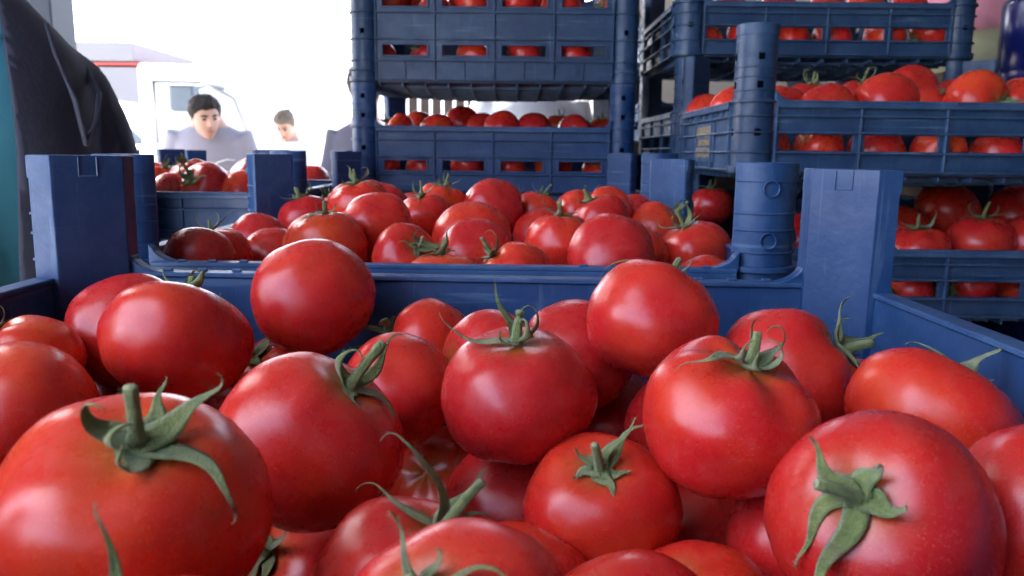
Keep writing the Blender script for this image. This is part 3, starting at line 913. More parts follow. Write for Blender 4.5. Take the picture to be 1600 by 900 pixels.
OTHER = [
    # group, list of (cx, cy, r, s, axis, label)
    ('tomatoes in the sideways crate', [
        (320, 292, 37, 1.27, (-.35, .25, .85), 'large tomato with calyx facing us, in front of the man in the lavender shirt'),
        (300, 280, 33, 1.36, (-.3, .8, .4), 'tomato left behind the large one in the sideways crate'),
        (268, 306, 34, 1.27, None, 'tomato at the left front of the sideways crate'),
        (352, 300, 32, 1.42, None, 'tomato between two others at the middle of the sideways crate'),
        (380, 303, 35, 1.28, None, 'tomato at the right front of the sideways crate, by the dark post'),
        (390, 279, 31, 1.50, None, 'pale lit tomato at the back right of the sideways crate'),
        (248, 285, 31, 1.52, (.5, .8, .2), 'tomato with sprig at the far left of the sideways crate'),
    ]),
    ('tomatoes left of the centre stack', [
        (489, 283, 25, 1.93, None, 'tomato between two posts left of the centre stack'),
        (470, 281, 24, 2.0, None, 'tomato peeping left of the holed round post'),
    ]),
    ('tomatoes in the lower crate of the centre stack', [
        (622, 205, 26, 1.66, (-.6, .6, .2), 'first tomato from the left on the lower crate of the centre stack'),
        (655, 201, 26, 1.78, None, 'second tomato from the left on the lower crate of the centre stack'),
        (683, 206, 27, 1.65, None, 'third tomato from the left on the lower crate of the centre stack'),
        (722, 193, 26, 1.76, None, 'tallest dark tomato in the gap under the deep slotted crate'),
        (753, 203, 26, 1.74, None, 'tomato just right of the tallest dark one under the deep crate'),
        (784, 203, 29, 1.64, None, 'wide bright tomato in the middle of the gap under the deep crate'),
        (833, 204, 28, 1.65, None, 'sixth bright tomato from left on the lower crate of the centre stack'),
        (872, 203, 24, 1.78, (.1, .95, .1), 'shaded tomato with spiky calyx right of the bright one, centre stack'),
        (899, 206, 27, 1.66, (.7, .6, 0), 'rightmost bright tomato on the lower crate of the centre stack'),
        (938, 208, 25, 1.75, (.1, .95, .1), 'shaded tomato with leafy calyx by the right post of the centre stack'),
    ]),
    ('tomatoes in the gold lettered crate', [
        (1102, 178, 30, 1.42, None, 'first tomato from the left in the gold lettered crate'),
        (1149, 173, 37, 1.25, None, 'tomato left of the round corner post in the gold lettered crate'),
        (1222, 172, 38, 1.22, None, 'tomato right behind the round corner post of the gold lettered crate'),
        (1262, 166, 40, 1.30, (.1, .9, .3), 'tomato with wiry calyx right of the corner post, gold lettered crate'),
        (1292, 174, 42, 1.18, None, 'pink flattened tomato at the front of the gold lettered crate'),
        (1345, 160, 38, 1.30, (.0, .9, .3), 'tomato with calyx behind the bright orange-red one, gold lettered crate'),
        (1384, 160, 45, 1.17, None, 'bright orange-red tomato at the front of the gold lettered crate'),
        (1424, 142, 40, 1.30, None, 'highest orange tomato in the gold lettered crate'),
        (1458, 172, 38, 1.24, (.3, .6, .6), 'tomato with calyx at the rim between two big ones, gold lettered crate'),
        (1524, 160, 46, 1.18, (.4, -.2, .8), 'big pinkish tomato at the right of the gold lettered crate'),
        (1596, 164, 42, 1.19, None, 'tomato cut by the right edge in the gold lettered crate'),
        (1490, 160, 34, 1.36, None, 'tomato at the back between the highest and the big pinkish one'),
    ]),
    ('tomatoes in the shaded crate of the right stack', [
        (1432, 396, 46, 1.17, (-.05, .95, .2), 'front left tomato with wiry stalk in the shaded right crate'),
        (1530, 380, 48, 1.18, (.02, .95, .2), 'tomato with sunlit green stalk in the shaded right crate'),
        (1608, 380, 44, 1.18, None, 'tomato cut by the right edge in the shaded right crate'),
        (1480, 330, 46, 1.36, None, 'dim tomato at the back of the shaded right crate'),
        (1590, 335, 46, 1.35, None, 'dim tomato at the back right of the shaded right crate'),
        (1408, 362, 40, 1.32, None, 'dim tomato beside the tall blue post in the shaded right crate'),
        (1110, 322, 32, 1.42, (.0, .95, .1), 'tomato with dark calyx seen between two blue posts, right of second crate'),
        (1245, 372, 38, 1.22, None, 'sliver of tomato between the round post and the tall flat post'),
    ]),
    ('tomatoes in the lowest right crate', [
        (1560, 566, 42, 1.17, None, 'dim tomato in the dark crate at the bottom of the right stack'),
        (1640, 566, 42, 1.17, None, 'dim tomato at the right edge in the dark crate of the right stack'),
    ]),
    ('tomatoes on the highest crate', [
        (1140, 16, 27, 1.72, None, 'first tomato from left on the highest upper right crate'), (1215, 14, 27, 1.74, None, 'second tomato from left on the highest upper right crate'),
        (1290, 15, 27, 1.70, None, 'third tomato from left on the highest upper right crate'), (1350, 13, 27, 1.74, None, 'fourth tomato from left on the highest upper right crate'),
        (1420, 15, 27, 1.71, None, 'fifth tomato from left on the highest upper right crate'),
    ]),
]
for grp, items in OTHER:
    for cx, cy, r, s, ax, lab in items:
        tomato(P(cx, cy, s), s * r / FPX, ax, cx * 2.3, lab, grp, ax is not None)


def slot_row(x0, x1, y, z, lab, grp, seed, step=.082, jit=.012):
    rr = random.Random(seed); x = x0 + .045 + rr.uniform(0, .02)
    ords = ['leftmost', 'second from left', 'third from left', 'fourth from left', 'fifth from left', 'sixth from left', 'seventh from left', 'eighth from left']; qn = 0
    base = lab
    while x < x1 - .045:
        R = rr.uniform(.033, .038); lab = ords[qn] + ' ' + base; qn += 1
        tomato(Vector((x, y + R + rr.uniform(.004, .014), ZC + z + rr.uniform(-jit, jit))), R, None, 0, lab, grp, rr.random() < .25, world_axis=(rr.uniform(-1, 1), rr.uniform(-1, .6), rr.uniform(-.6, 1)))
        x += step * rr.uniform(.95, 1.2)


slot_row(RX, RX + CRW, RY + .012, .072 - .058, 'tomato seen through the slots of the gold lettered crate', 'tomatoes behind slots of the gold lettered crate', 1)
slot_row(RX + .02, RX + CRW, RY + .017, -.125 - .060, 'tomato seen through the slots of the shaded right crate', 'tomatoes behind slots of the shaded crate', 2)
slot_row(-.315, .24, 1.582, .051 - .080, 'tomato seen through the slots of the lower centre crate', 'tomatoes behind slots of the lower centre crate', 3)
rr3 = random.Random(12)
for i in range(12):
    tomato(Vector((-.255 + .127 * (i % 4) + rr3.uniform(-.012, .012), 1.15 + .118 * (i // 4) + rr3.uniform(-.012, .012), ZC - .095 + rr3.uniform(-.008, .012))), rr3.uniform(.034, .039), None, 0, 'tomato in the crate tucked between the second crate and the centre stack', 'tomatoes in the hidden third crate', i % 3 == 0, world_axis=(rr3.uniform(-.5, .5), rr3.uniform(-.5, .5), 1))
ZD = .051 + .082 + .225
slot_row(-.315, .24, 1.582, ZD - .168, 'tomato seen through the lower slots of the deep centre crate', 'tomatoes behind lower slots of the deep crate', 4)
slot_row(-.315, .24, 1.582, ZD - .078, 'tomato seen through the upper slots of the deep centre crate', 'tomatoes behind upper slots of the deep crate', 5)
slot_row(-.30, .22, 1.70, ZD - .030, 'tomato at the back of the deep crate, dim behind its upper slots', 'rear tomatoes of the deep crate', 7, .070)
slot_row(.296, .85, 1.527, .277 - .056, 'tomato seen through the slots of the highest right crate', 'tomatoes behind slots of the highest crate', 6)


# ------------------------------------------------------------------ people
def ell(cx, cy, cz, a, bf, bb, n=28, ph0=0.0, ph1=2 * math.pi, sq=1.0):
    """ring of points; bf = half depth to the front (-y), bb = to the back"""
    out = []
    closed = abs(ph1 - ph0 - 2 * math.pi) < 1e-6
    for i in range(n):
        p = ph0 + (ph1 - ph0) * i / (n if closed else n - 1)
        c_, s_ = math.cos(p), math.sin(p)
        c_ = math.copysign(abs(c_) ** sq, c_); s_ = math.copysign(abs(s_) ** sq, s_)
        out.append(Vector((cx + a * c_, cy + (bb if s_ > 0 else bf) * s_, cz)))
    return out


TORSO = [(.80, .165, .11, .12), (.92, .172, .115, .125), (1.05, .150, .105, .105), (1.18, .160, .115, .105), (1.30, .176, .118, .108), (1.38, .168, .100, .100), (1.425, .132, .078, .088), (1.46, .092, .066, .076), (1.50, .072, .064, .070), (1.55, .068, .060, .068)]
HEAD = [(-.118, .022, .070, -.01), (-.10, .042, .086, .015), (-.07, .058, .090, .055), (-.03, .068, .092, .082), (.01, .073, .094, .097), (.045, .074, .093, .102), (.075, .066, .083, .094), (.10, .046, .058, .070), (.117, .016, .02, .025)]


def remesh(o, v):
    m = o.modifiers.new('remesh', 'REMESH'); m.mode = 'VOXEL'; m.voxel_size = v; m.use_smooth_shade = True
    m2 = o.modifiers.new('smooth', 'SMOOTH'); m2.factor = .5; m2.iterations = 4


def person(loc, yaw, label, shirt, trousers, hair_mat, hair='short', scale=1.0, lean=0.0, nod=0.0, turn=0.0, arms=((.22, 0, 1.12, .24, -.06, .88), (.22, 0, 1.12, .24, -.06, .88)), long_sleeve=False, shirt_obj=True, group='people in the market', shw=.150, hs=1.0, hd=(-.012, 1.625)):
    root = empty('person', loc, yaw); root.scale = (scale,) * 3
    tag(root, label, 'person', group)
    L = Matrix.Translation((0, 0, .95)) @ Matrix.Rotation(lean, 4, 'X') @ Matrix.Translation((0, 0, -.95))
    hm = L @ Matrix.Translation((0, hd[0], hd[1])) @ Matrix.Scale(hs, 4) @ Matrix.Rotation(turn, 4, 'Z') @ Matrix.Rotation(nod, 4, 'X')
    b = MB()
    b.loft([[L @ p for p in ell(0, 0, z, a * (.94 if shw > .12 else .80), f * .94, k * .94)] for z, a, f, k in TORSO])
    b.loft([[hm @ p for p in ell(0, 0, z, a, f, k, 24)] for z, a, f, k in HEAD])
    b.tube([hm @ Vector(p) for p in ((0, -.090, .035), (0, -.104, .0), (0, -.112, -.022), (0, -.093, -.034))], [.008, .011, .014, .008], 8)
    for s in (-1, 1):
        b.tube([hm @ Vector(p) for p in ((s * .068, .010, .02), (s * .078, .018, .012), (s * .078, .018, -.012), (s * .068, .010, -.028))], [.008, .014, .012, .006], 8)
    sl = MB()
    for s, (ex, ey, ez, wx, wy, wz) in zip((-1, 1), arms):
        sh = L @ Vector((s * shw, 0, 1.385 if shw > .12 else 1.35)); el = L @ Vector((s * ex, ey, ez)); wr = L @ Vector((s * wx, wy, wz))
        md = (el + wr) / 2
        b.tube([sh, sh.lerp(el, .5), el, md, wr], [.055, .045, .040, .037, .026], 10)
        d = (wr - el).normalized(); sd = d.cross(Vector((s * .3, 1, 0))).normalized(); up = sd.cross(d)
        palm = wr + d * .045
        b.tube([wr, palm, wr + d * .09], [.026, .034, .028], 8)
        for q in range(4):
            o_ = (q - 1.5) * .017
            f0 = wr + d * .08 + sd * o_
            b.tube([f0, f0 + d * (.035 - abs(q - 1.4) * .004) + up * .006, f0 + d * (.062 - abs(q - 1.4) * .007) + up * .022], [.0095, .0085, .007], 6)
        b.tube([wr + d * .03 + sd * -.02, wr + d * .055 + sd * -.042 + up * .01, wr + d * .08 + sd * -.05 + up * .02], [.012, .010, .008], 6)
        if long_sleeve: sl.tube([sh + (sh - el) * .12, sh.lerp(el, .5), el, md, wr], [.068, .060, .054, .050, .042], 14)
        else: sl.tube([sh + (sh - el) * .12, sh.lerp(el, .4), sh.lerp(el, .72)], [.066, .064, .066], 14)
    for s in (-1, 1):
        b.tube([(s * .085, 0, .88), (s * .095, -.01, .66), (s * .10, .0, .47), (s * .10, .01, .28), (s * .10, .02, .08)], [.085, .072, .052, .052, .036], 12)
    bo = b.build('body', M_SKIN, root, True); remesh(bo, .0085)
    # trousers and shoes
    tr = MB()
    for s in (-1, 1):
        tr.tube([(s * .083, 0, .93), (s * .095, -.01, .66), (s * .10, 0, .47), (s * .10, .01, .28), (s * .10, .02, .07)], [.105, .092, .074, .070, .066], 16)
    tr.loft([ell(0, 0, z, a + .012, f + .012, k + .012) for z, a, f, k in ((.80, .165, .11, .12), (.92, .172, .115, .125), (.98, .160, .11, .115))])
    to = tr.build('trousers', trousers, root, True); remesh(to, .012)
    for s in (-1, 1):
        sh_ = MB(); sh_.loft([[Vector((s * .10 + x * w_, y, z)) for x, z in ((-1, 0), (1, 0), (1, .03), (.6, h), (-.6, h), (-1, .03))] for y, w_, h in ((.09, .03, .05), (.07, .038, .09), (.0, .042, .10), (-.08, .046, .065), (-.15, .042, .045), (-.185, .02, .03))])
        sh_.build('shoe', M_TYRE, root, True)
    if shirt_obj:
        st = MB()
        st.loft([[L @ p for p in ell(0, 0, z, a + .016, f + .016, k + .016)] for z, a, f, k in ((.86, .170, .115, .12),) + tuple(TORSO[1:7]) + ((1.458, .068, .052, .062),)])
        st.v += sl.v and []
        n0 = len(st.v); st.v += sl.v; st.f += [tuple(i + n0 for i in f) for f in sl.f]; st.m += sl.m
        so = st.build('shirt', shirt, root, True); remesh(so, .010)
    # hair
    h = MB(); rings = []

    def hd_at(z):
        for (z0, a0, f0, k0), (z1, a1, f1, k1) in zip(HEAD, HEAD[1:]):
            if z0 <= z <= z1:
                u = (z - z0) / (z1 - z0); return a0 + (a1 - a0) * u, f0 + (f1 - f0) * u, k0 + (k1 - k0) * u
        return HEAD[-1][1:]
    for ti in range(9):
        ring = []
        for i in range(36):
            p = 6.283185 * i / 36; fr = -math.sin(p)          # 1 = forehead, -1 = nape
            zl = .068 if fr > .72 else (.030 + .038 * (fr - .35) / .37 if fr > .35 else (-.035 + .065 * (fr + .1) / .45 if fr > -.1 else -.060))
            z = zl + (.1165 - zl) * (ti / 8) ** .8
            a, f, k = hd_at(z); off = .002 + .016 * min(1, ti / 2.5)
            c_, s_ = math.cos(p), math.sin(p)
            ring.append(hm @ Vector(((a + off) * c_, ((k if s_ > 0 else f) + off) * s_, z + off * (.3 + .9 * ti / 8))))
        rings.append(ring)
    h.loft(rings)
    if hair == 'bun':
        h.loft([[hm @ Vector((.042 * math.cos(q) * sn, .10 + .035 * math.sin(q) * sn, .075 + .036 * cs)) for q in [6.283 * i / 14 for i in range(14)]] for sn, cs in ((.1, -1), (.7, -.7), (1, 0), (.7, .7), (.1, 1))])
    ho = h.build('hair', hair_mat, root, True)
    for p_ in ho.data.vertices: p_.co += Vector((noise.noise(p_.co * 40), noise.noise(p_.co * 40 + Vector((9, 0, 0))), noise.noise(p_.co * 40 + Vector((0, 9, 0))))) * .009
    for s in (-1, 1):
        e = MB(); e.loft([[hm @ Vector((s * .030 + .013 * math.cos(q) * sn, -.0885 - .006 * cs, .012 + .0065 * math.sin(q) * sn)) for q in [6.283 * i / 12 for i in range(12)]] for sn, cs in ((1, -1), (.9, .3), (.5, .8), (.05, 1))])
        e.build('eye', M_HAIRD, root, True)
        br = MB(); br.tube([hm @ Vector((s * x, y, z)) for x, y, z in ((.014, -.0955, .030), (.032, -.094, .036), (.050, -.080, .030))], [.004, .005, .003], 6)
        br.build('eyebrow', hair_mat, root, True)
    mo = MB(); mo.tube([hm @ Vector((x, y, -.062)) for x, y in ((-.024, -.084), (-.01, -.093), (.01, -.093), (.024, -.084))], [.003, .006, .006, .003], 8)
    mo.build('mouth', simple('lips', (.34, .13, .11), .5, .1), root, True)
    return root


def cloth(name, col, rough=.85): return simple(name, col, rough, .10, 14, .35, bscale=9)


def at_px(px, y): return (px - 800) / FPX * y


M_JEANS = cloth('dark_trousers', (.05, .055, .075))
man = person((at_px(338, 4.3), 4.3, 0), R_(12), 'dark haired man in lavender grey T-shirt behind the sideways crate', cloth('lavender_shirt', (.26, .25, .29)), M_JEANS, M_HAIRD, scale=.99, hs=.84, hd=(-.09, 1.51), lean=R_(12), nod=R_(4), turn=R_(24))
man.scale.x *= 1.04
sw = MB()
sw.tube([(.02, -.205, 1.235), (.05, -.208, 1.257), (.09, -.200, 1.270), (.125, -.176, 1.267)], [.003, .004, .004, .002], 6)
o = sw.build('chest_stripe', M_WHITEP, man, True)
person((at_px(462, 6.4), 6.4, 0), R_(-8), 'person with grey-brown tied hair and white top looking down', cloth('white_top', (.74, .74, .73)), M_JEANS, M_HAIRG, hair='bun', scale=.955, hs=.92, hd=(-.06, 1.58), lean=R_(8), nod=R_(26))
person((at_px(574, 4.1), 4.1, 0), R_(170), 'person in dark jacket half hidden behind the centre stack', cloth('dark_jacket_far', (.06, .06, .085)), M_JEANS, M_HAIRD, scale=.99, long_sleeve=True)
person((at_px(826, 3.0), 3.0, 0), R_(185), 'person in pale shirt seen through the gap below the deep crate', cloth('pale_shirt', (.62, .64, .68)), M_JEANS, M_HAIRD, scale=1.05)
person((at_px(905, 3.7), 3.7, 0), R_(160), 'second person in white shirt glimpsed right in the gap below the deep crate', cloth('white_shirt', (.75, .75, .76)), M_JEANS, M_HAIRG, scale=1.06)

# man with open dark jacket at the left, close to the crates
JX, JY = -.688, 1.0
jk = person((JX, JY, 0), R_(45), 'person in open dark jacket over teal polo shirt, close at the left edge', None, M_JEANS, M_HAIRD, scale=1.02, shirt_obj=False, arms=((.180, .03, 1.11, .176, -.05, .90),) * 2, shw=.112, nod=R_(10), group='people in the market')
M_JACKET = simple('dark_jacket_cloth', (.040, .043, .066), .9, .3, 30, .12, bscale=160)
M_TEAL = simple('teal_polo_cloth', (.075, .32, .42), .85, .08, 20, .06, bscale=220)
sh = MB(); sh.loft([ell(0, 0, z, a * .86 - .006, f + .004, k + .0, 40) for z, a, f, k in ((.86, .170, .115, .12),) + tuple(TORSO[1:7]) + ((1.452, .074, .058, .070),)])
sh.build('polo_shirt', M_TEAL, jk, True)
# polo collar: rises round the neck and folds down, tips pointing forward
co = MB(); rings = []
for (da, dz, fr) in ((.002, 1.448, 0), (.003, 1.478, 0), (.006, 1.486, .0), (.012, 1.480, .006), (.022, 1.458, .018), (.030, 1.436, .030), (.032, 1.430, .032)):
    ring = []
    for i in range(41):
        p = -math.pi / 2 + R_(14) + (2 * math.pi - R_(28)) * i / 40
        fz = max(0, -math.sin(p)) ** 3
        ring.append(Vector(((.066 + da) * math.cos(p), (.060 + da * .8 + fr * fz) * math.sin(p), dz - fz * (.012 + da * .85))))
    rings.append(ring)
co.loft(rings, closed=False)
o = co.build('collar', M_TEAL, jk, True); m = o.modifiers.new('solid', 'SOLIDIFY'); m.thickness = .003
# jacket: one soft garment grown from torso and sleeves, then opened at the front
jb = MB()
JR = [(.78, .192, .140, .145), (.88, .190, .140, .145), (.98, .182, .138, .138), (1.08, .178, .138, .132), (1.18, .180, .140, .130), (1.28, .182, .138, .128), (1.34, .176, .126, .122), (1.385, .158, .108, .112), (1.415, .132, .094, .104), (1.442, .104, .080, .094), (1.462, .086, .070, .084)]
jb.loft([ell(0, 0, z, a * .86 + .006, f + .012, k + .014, 40) for z, a, f, k in JR])
for s_ in (-1, 1):
    pth = [(s_ * .088, .006, 1.365), (s_ * .112, .006, 1.340), (s_ * .134, .008, 1.29), (s_ * .150, .012, 1.235), (s_ * .166, .02, 1.17), (s_ * .180, .03, 1.11), (s_ * .184, .0, 1.03), (s_ * .180, -.03, .95), (s_ * .176, -.045, .905)]
    jb.tube(pth, [.060, .071, .073, .071, .068, .066, .063, .058, .055], 20)
tmp = jb.build('tmp_jacket', M_JACKET); remesh(tmp, .010); tmp.modifiers['smooth'].iterations = 9
bpy.context.view_layer.update()
jm = bpy.data.meshes.new_from_object(tmp.evaluated_get(bpy.context.evaluated_depsgraph_get()))
bpy.data.objects.remove(tmp)
bm = bmesh.new(); bm.from_mesh(jm); bm.normal_update()
for gx in (-.018, .018):
    bmesh.ops.bisect_plane(bm, geom=bm.verts[:] + bm.edges[:] + bm.faces[:], plane_co=(gx, 0, 1.1), plane_no=(1, 0, -.06 if gx > 0 else .06))
bm.normal_update()
kill = [f for f in bm.faces if (f.calc_center_median().y < -.03 and abs(f.calc_center_median().x) < .018 + .06 * (f.calc_center_median().z - 1.1)) or (f.calc_center_median().z > 1.452 and math.hypot(f.calc_center_median().x, f.calc_center_median().y) < .085) or f.calc_center_median().z < .79]
bmesh.ops.delete(bm, geom=kill, context='FACES')
for v in bm.verts:
    c = v.co; arm = abs(c.x) > .165
    wv = noise.noise(Vector((c.x * 5, c.y * 5, c.z * 9))) * .006
    wv += noise.ridged_multi_fractal(Vector((c.x * 7 + c.z * 4, c.y * 7, c.z * (15 if arm else 6) + c.x * 8)), 1.0, 2.0, 3, .8, 2.0) * .0028
    v.co = c + v.normal * wv
bm.to_mesh(jm); bm.free()
jm.materials.clear(); jm.materials.append(M_JACKET); jm.polygons.foreach_set('use_smooth', [True] * len(jm.polygons))
jo = link('jacket', jm, jk); m = jo.modifiers.new('solid', 'SOLIDIFY'); m.thickness = .005
for s_ in (-1, 1):
    se = MB()
    se.tube([(s_ * .085, -.088, 1.420), (s_ * .085, -.112, 1.385), (s_ * .095, -.136, 1.33), (s_ * .100, -.146, 1.28)], .0032, 6)
    se.tube([(s_ * .100, -.146, 1.28), (s_ * .120, -.126, 1.31), (s_ * .138, -.085, 1.345), (s_ * .140, -.03, 1.385)], .0032, 6)
    se.build('seam', M_JACKET, jo, True)

# ------------------------------------------------------------------ pillar, side panel, barrel, sacks
pz = MB()
X0, Y0 = at_px(88, 2.3), 2.3
pz.box((X0 - .064, Y0 - .06, .03), (X0 + .066, Y0 + .06, 2.60)); pz.box((X0 - .12, Y0 - .11, 0.002), (X0 + .12, Y0 + .11, .03))
o = pz.build('steel_pillar', M_DARKSTEEL, None, False, .004); tag(o, 'dark steel pillar rising behind the jacketed person', 'pillar')
pw = empty('plank_screen', (at_px(20, 2.75) - .45, 2.75, 0)); tag(pw, 'brown plank screen at the top left corner behind the pillar', 'screen')
for i in range(6):
    q = MB(); x = -.45 + i * .15
    q.box((x, -.012 - .002 * (i % 2), .02), (x + .147, .012 - .002 * (i % 2), 2.58)); q.build('plank', M_WOOD, pw, False, .003)
m_barrel = simple('dark_blue_barrel', (.008, .013, .12), .22, .15, 6)
d = MB(); bx, by, br = at_px(1548, 1.66) + .095, 1.66, .105
prof = [(0, .90), (.96, .90), (1, .91), (1, 1.10), (1.03, 1.105), (1.03, 1.125), (1, 1.13), (1, 1.44), (.965, 1.45), (.955, 1.462), (.97, 1.475), (1, 1.482), (1.005, 1.60), (.98, 1.612), (.90, 1.615), (0.0, 1.608)]
d.loft([[Vector((br * max(k, .01) * math.cos(q), br * max(k, .01) * math.sin(q), z)) for q in [6.283 * j / 40 for j in range(40)]] for k, z in prof])
o = d.build('plastic_barrel', m_barrel, None, True); o.location = (bx, by, 0); tag(o, 'shiny dark blue barrel at the upper right edge', 'barrel')
deck('platform_side', .93, 1.42, 1.5, 1.95, .898 - ZC)


def sack(px, py, s, rx, ry, rz, mat, label, nm, seed):
    c = P(px, py, s); n1, n2 = 18, 26; mb = MB(); rings = []
    for i in range(n1 + 1):
        th = math.pi * i / n1; ring = []
        for j in range(n2):
            p = 2 * math.pi * j / n2
            v = Vector((math.sin(th) * math.cos(p), math.sin(th) * math.sin(p), math.cos(th)))
            v = Vector((math.copysign(abs(v.x) ** .7, v.x), math.copysign(abs(v.y) ** .7, v.y), math.copysign(abs(v.z) ** .8, v.z)))
            k = 1 + .09 * noise.noise(v * 2 + Vector((seed, 0, 0))) + .03 * noise.noise(v * 7 + Vector((seed, 0, 0)))
            ring.append(Vector((v.x * rx, v.y * ry, v.z * rz)) * k)
        rings.append(ring)
    mb.loft(rings); o = mb.build(nm, mat, None, True); o.location = c; return tag(o, label, 'sack')


o1 = sack(1572, 92, 2.45, .22, .16, .085, cloth('olive_sack_cloth', (.34, .33, .20)), 'olive green sack under the pink one, left of the barrel', 'stuffed_sack', 2)
o2 = sack(1556, 22, 2.55, .20, .16, .115, cloth('pink_sack_cloth', (.62, .25, .34)), 'pink sack at the upper right, between top crate and barrel', 'stuffed_sack', 5)
deck('platform_sacks', 1.15, 1.95, 2.2, 2.8, o1.location.z - .075 - ZC)


# ------------------------------------------------------------------ vehicles and far things
def wheel(root, x, y, r, w_):
    q = MB(); q.tube([(x, y - w_ / 2, r), (x, y - w_ / 2 + .03, r), (x, y + w_ / 2 - .03, r), (x, y + w_ / 2, r)], [r * .93, r, r, r * .93], 28)
    t_ = q.build('wheel', M_TYRE, root, True)
    q = MB(); q.tube([(x, y - w_ / 2 - .012, r), (x, y - w_ / 2 + .01, r)], [r * .52, r * .60], 20); q.build('rim', M_METAL, t_, True)


def extr(name, prof, y0, y1, mat, root, bevel=.03):
    mb = MB(); n = len(prof)
    mb.v = [(x, y0, z) for x, z in prof] + [(x, y1, z) for x, z in prof]
    for i in range(n):
        j = (i + 1) % n; mb.face((i, j, n + j, n + i))
    mb.face(list(range(n))); mb.face([n + i for i in reversed(range(n))])
    o = mb.build(name, mat, root)
    if bevel: bev(o, bevel, 3)
    return o


M_PALEGLASS = simple('sky_bright_glass', (.62, .66, .70), .08, .05, 2)  # bright sky on the panes is put into the base colour
# cab of a white lorry facing right
lz = empty('white_truck', (at_px(253, 7.0), 7.0, 0)); tag(lz, 'white truck cab with dark wing mirror behind the lavender shirted man', 'truck')
extr('cab', [(-.15, .55), (.95, .55), (.98, 1.25), (.80, 1.80), (.48, 2.02), (-.15, 2.04)], 0, 1.9, M_WHITE, lz, .05)
extr('side_window', [(.0, 1.38), (.80, 1.34), (.66, 1.72), (.46, 1.84), (0, 1.86)], -.006, .02, M_PALEGLASS, lz, .01)
q = MB(); q.tube([(0, -.01, 1.36), (0, -.012, 1.88), (.46, -.012, 1.87), (.68, -.012, 1.74), (.83, -.012, 1.34)], .012, 8); q.build('window_seal', M_METAL, lz, True)
q = MB(); q.box((.0 - .004, -.004, .70), (.004, .004, 1.34)); q.build('door_seam', M_METAL, lz)
mr = MB(); mr.box((.24, -.30, 1.62), (.46, -.17, 1.84)); mo_ = mr.build('wing_mirror', simple('mirror_housing', (.10, .13, .16), .35, .2), lz, False, .03)
q = MB(); q.tube([(.40, -.22, 1.80), (.52, -.12, 1.86), (.60, 0.02, 1.82)], .014, 8); q.build('mirror_arm', M_METAL, mo_, True)
for x in (.45,): wheel(lz, x, .12, .42, .26)
extr('cargo_box', [(-3.6, .75), (-.22, .75), (-.22, 1.35), (-3.6, 1.35)], .05, 1.85, M_WHITE, lz, .03)
wheel(lz, -2.8, .14, .42, .26)
# lorry with grey tarpaulin and red line
lt = empty('tarpaulin_lorry', (at_px(241, 12.0), 12.0, 0)); tag(lt, 'lorry with pale grey tarpaulin and thin red line, far left', 'truck')
m_tarp = simple('grey_tarpaulin', (.13, .125, .13), .8, .10, 1.2, .2, bscale=3)
extr('lower_body', [(-5, .8), (0, .8), (0, 1.86), (-5, 1.86)], 0, 2.3, M_WHITE, lt, .02)
extr('tarpaulin', [(-5, 1.98), (-.02, 1.98), (-.06, 2.50), (-5, 2.50)], -.02, 2.3, m_tarp, lt, .02)
extr('red_line', [(-5, 2.52), (0.02, 2.53), (0.02, 2.55), (-5, 2.55)], -.04, 2.3, simple('red_line_paint', (.62, .06, .05), .5, .1), lt, .005)
extr('upper_tarpaulin', [(-5, 2.575), (-.14, 2.575), (-.16, 2.86), (-5, 2.86)], -.02, 2.3, m_tarp, lt, .03)
extr('lower_edge', [(-5, 1.90), (0, 1.90), (0, 1.93), (-5, 1.93)], -.03, 2.28, M_METAL, lt, .005)
wheel(lt, -1.2, .14, .48, .28); wheel(lt, -3.9, .14, .48, .28)
# small white van nose with windscreen
cv = empty('white_van', (at_px(190, 8.4), 8.4, 0)); tag(cv, 'white van whose dark windscreen shows beside the jacket sleeve', 'van')
extr('van_body', [(-2.6, .35), (1.25, .35), (1.30, .85), (1.05, 1.10), (.46, 1.26), (-.10, 1.78), (-.45, 1.86), (-2.6, 1.86)], 0, 1.75, M_WHITE, cv, .06)
extr('windscreen', [(.40, 1.30), (-.08, 1.745), (-.42, 1.745), (-.42, 1.30)], -.008, .03, M_GLASS, cv, .01)
extr('side_window', [(-.50, 1.30), (-.50, 1.745), (-1.3, 1.745), (-1.3, 1.30)], -.008, .03, M_GLASS, cv, .01)
wheel(cv, .62, .1, .33, .2); wheel(cv, -1.9, .1, .33, .2)
q = MB(); q.box((.42, -.14, 1.25), (.52, -.03, 1.38)); q.build('wing_mirror', M_METAL, cv, False, .02)
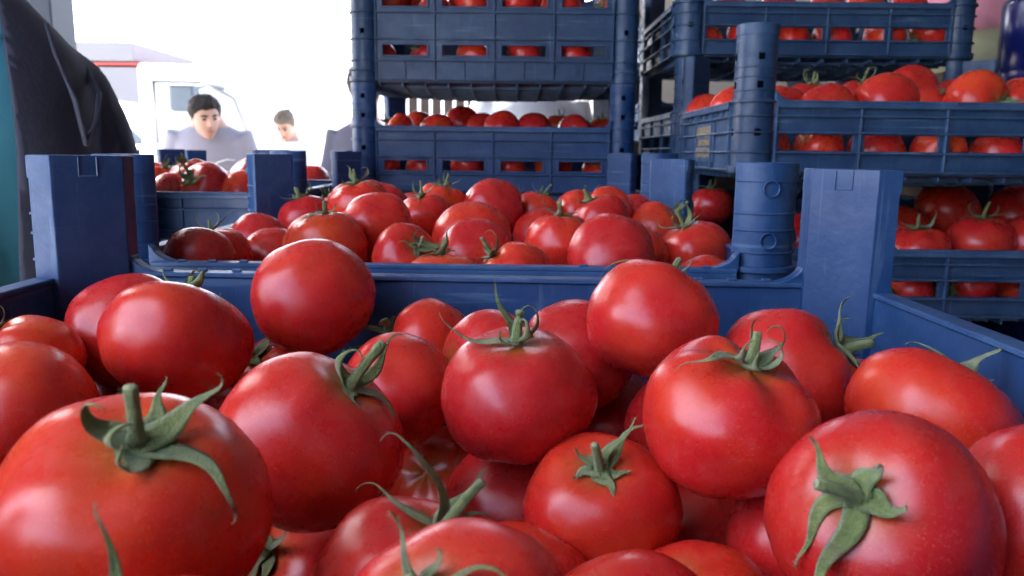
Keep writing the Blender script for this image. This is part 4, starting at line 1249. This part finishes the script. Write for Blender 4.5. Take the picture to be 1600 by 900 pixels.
# made-up flatbed, its blue boards standing in for distant blue crates
fb = empty('crate_standin_flatbed', (at_px(312, 9.5), 9.5, 0)); tag(fb, 'made-up blue boarded flatbed standing in for crates behind the lavender shirted man', 'truck')
m_fb = simple('blue_boards', (.05, .12, .42), .5, .15, 4)
for i in range(3):
    q = MB(); z = 1.42 + i * .085; q.box((-.40, -.02, z), (.42, .0, z + .078)); q.build('side_board', m_fb, fb, False, .006)
q = MB(); q.box((-.45, -.03, 1.34), (.47, 1.6, 1.41)); q.build('bed', M_METAL, fb, False, .01)
wheel(fb, -.2, .14, .42, .26)
q = MB(); q.box((.48, -.03, .6), (1.9, 1.6, 1.45)); q.build('cab', M_WHITE, fb, False, .05); wheel(fb, 1.3, .14, .42, .26)
# pale market hall far away
bh = empty('market_hall', (-9, 46, 0)); tag(bh, 'long pale market hall far away in the glare', 'building')
q = MB(); q.box((-16, 0, 0), (34, 8, 5.2)); q.build('wall', simple('pale_render', (.70, .69, .67), .85, .06, .4), bh)
q = MB(); q.prism([(-.4, 5.2), (8.4, 5.2), (4, 6.6)], -16.4, 34.4, mat=Matrix(((0, 0, 1, 0), (1, 0, 0, 0), (0, 1, 0, 0), (0, 0, 0, 1)))); q.build('roof', simple('pale_roof_sheet', (.60, .58, .57), .6, .08, .5), bh)
for i in range(12):
    x = -14 + i * 4
    q = MB(); q.box((x, -.03, 2.2), (x + 1.6, .05, 3.6)); wf = q.build('window', M_WHITE, bh)
    q = MB(); q.box((x + .1, -.05, 2.3), (x + 1.5, .0, 3.5)); q.build('pane', M_PALEGLASS, wf)

# slatted fence glimpsed in the gap under the deep crate
M_DWOOD = simple('dark_brown_wood', (.045, .03, .022), .8, .3, 12)
sf = empty('slatted_fence', (at_px(700, 5.2), 5.2, 0)); tag(sf, 'brown slatted fence glimpsed in the gap below the deep crate', 'fence')
for i in range(13):
    q = MB(); q.box((i * .075 - .25, -.01, .15), (i * .075 - .195, .01, 1.68 + .02 * (i % 3))); q.build('slat', M_DWOOD, sf, False, .003)
for z in (.5, 1.45):
    q = MB(); q.box((-.28, .011, z), (.78, .035, z + .06)); q.build('rail', M_DWOOD, sf, False, .003)
gp = MB(); gp.box((at_px(905, 5.4), 5.4, 0), (at_px(905, 5.4) + .5, 5.5, 2.2)); gp.box((at_px(905, 5.4) - .04, 5.36, 0), (at_px(905, 5.4), 5.54, 2.25))
o = gp.build('grey_panel', simple('grey_sheet', (.30, .31, .32), .6, .15, 3), None, False, .006); tag(o, 'grey upright panel glimpsed right of the slatted fence in the gap', 'panel')
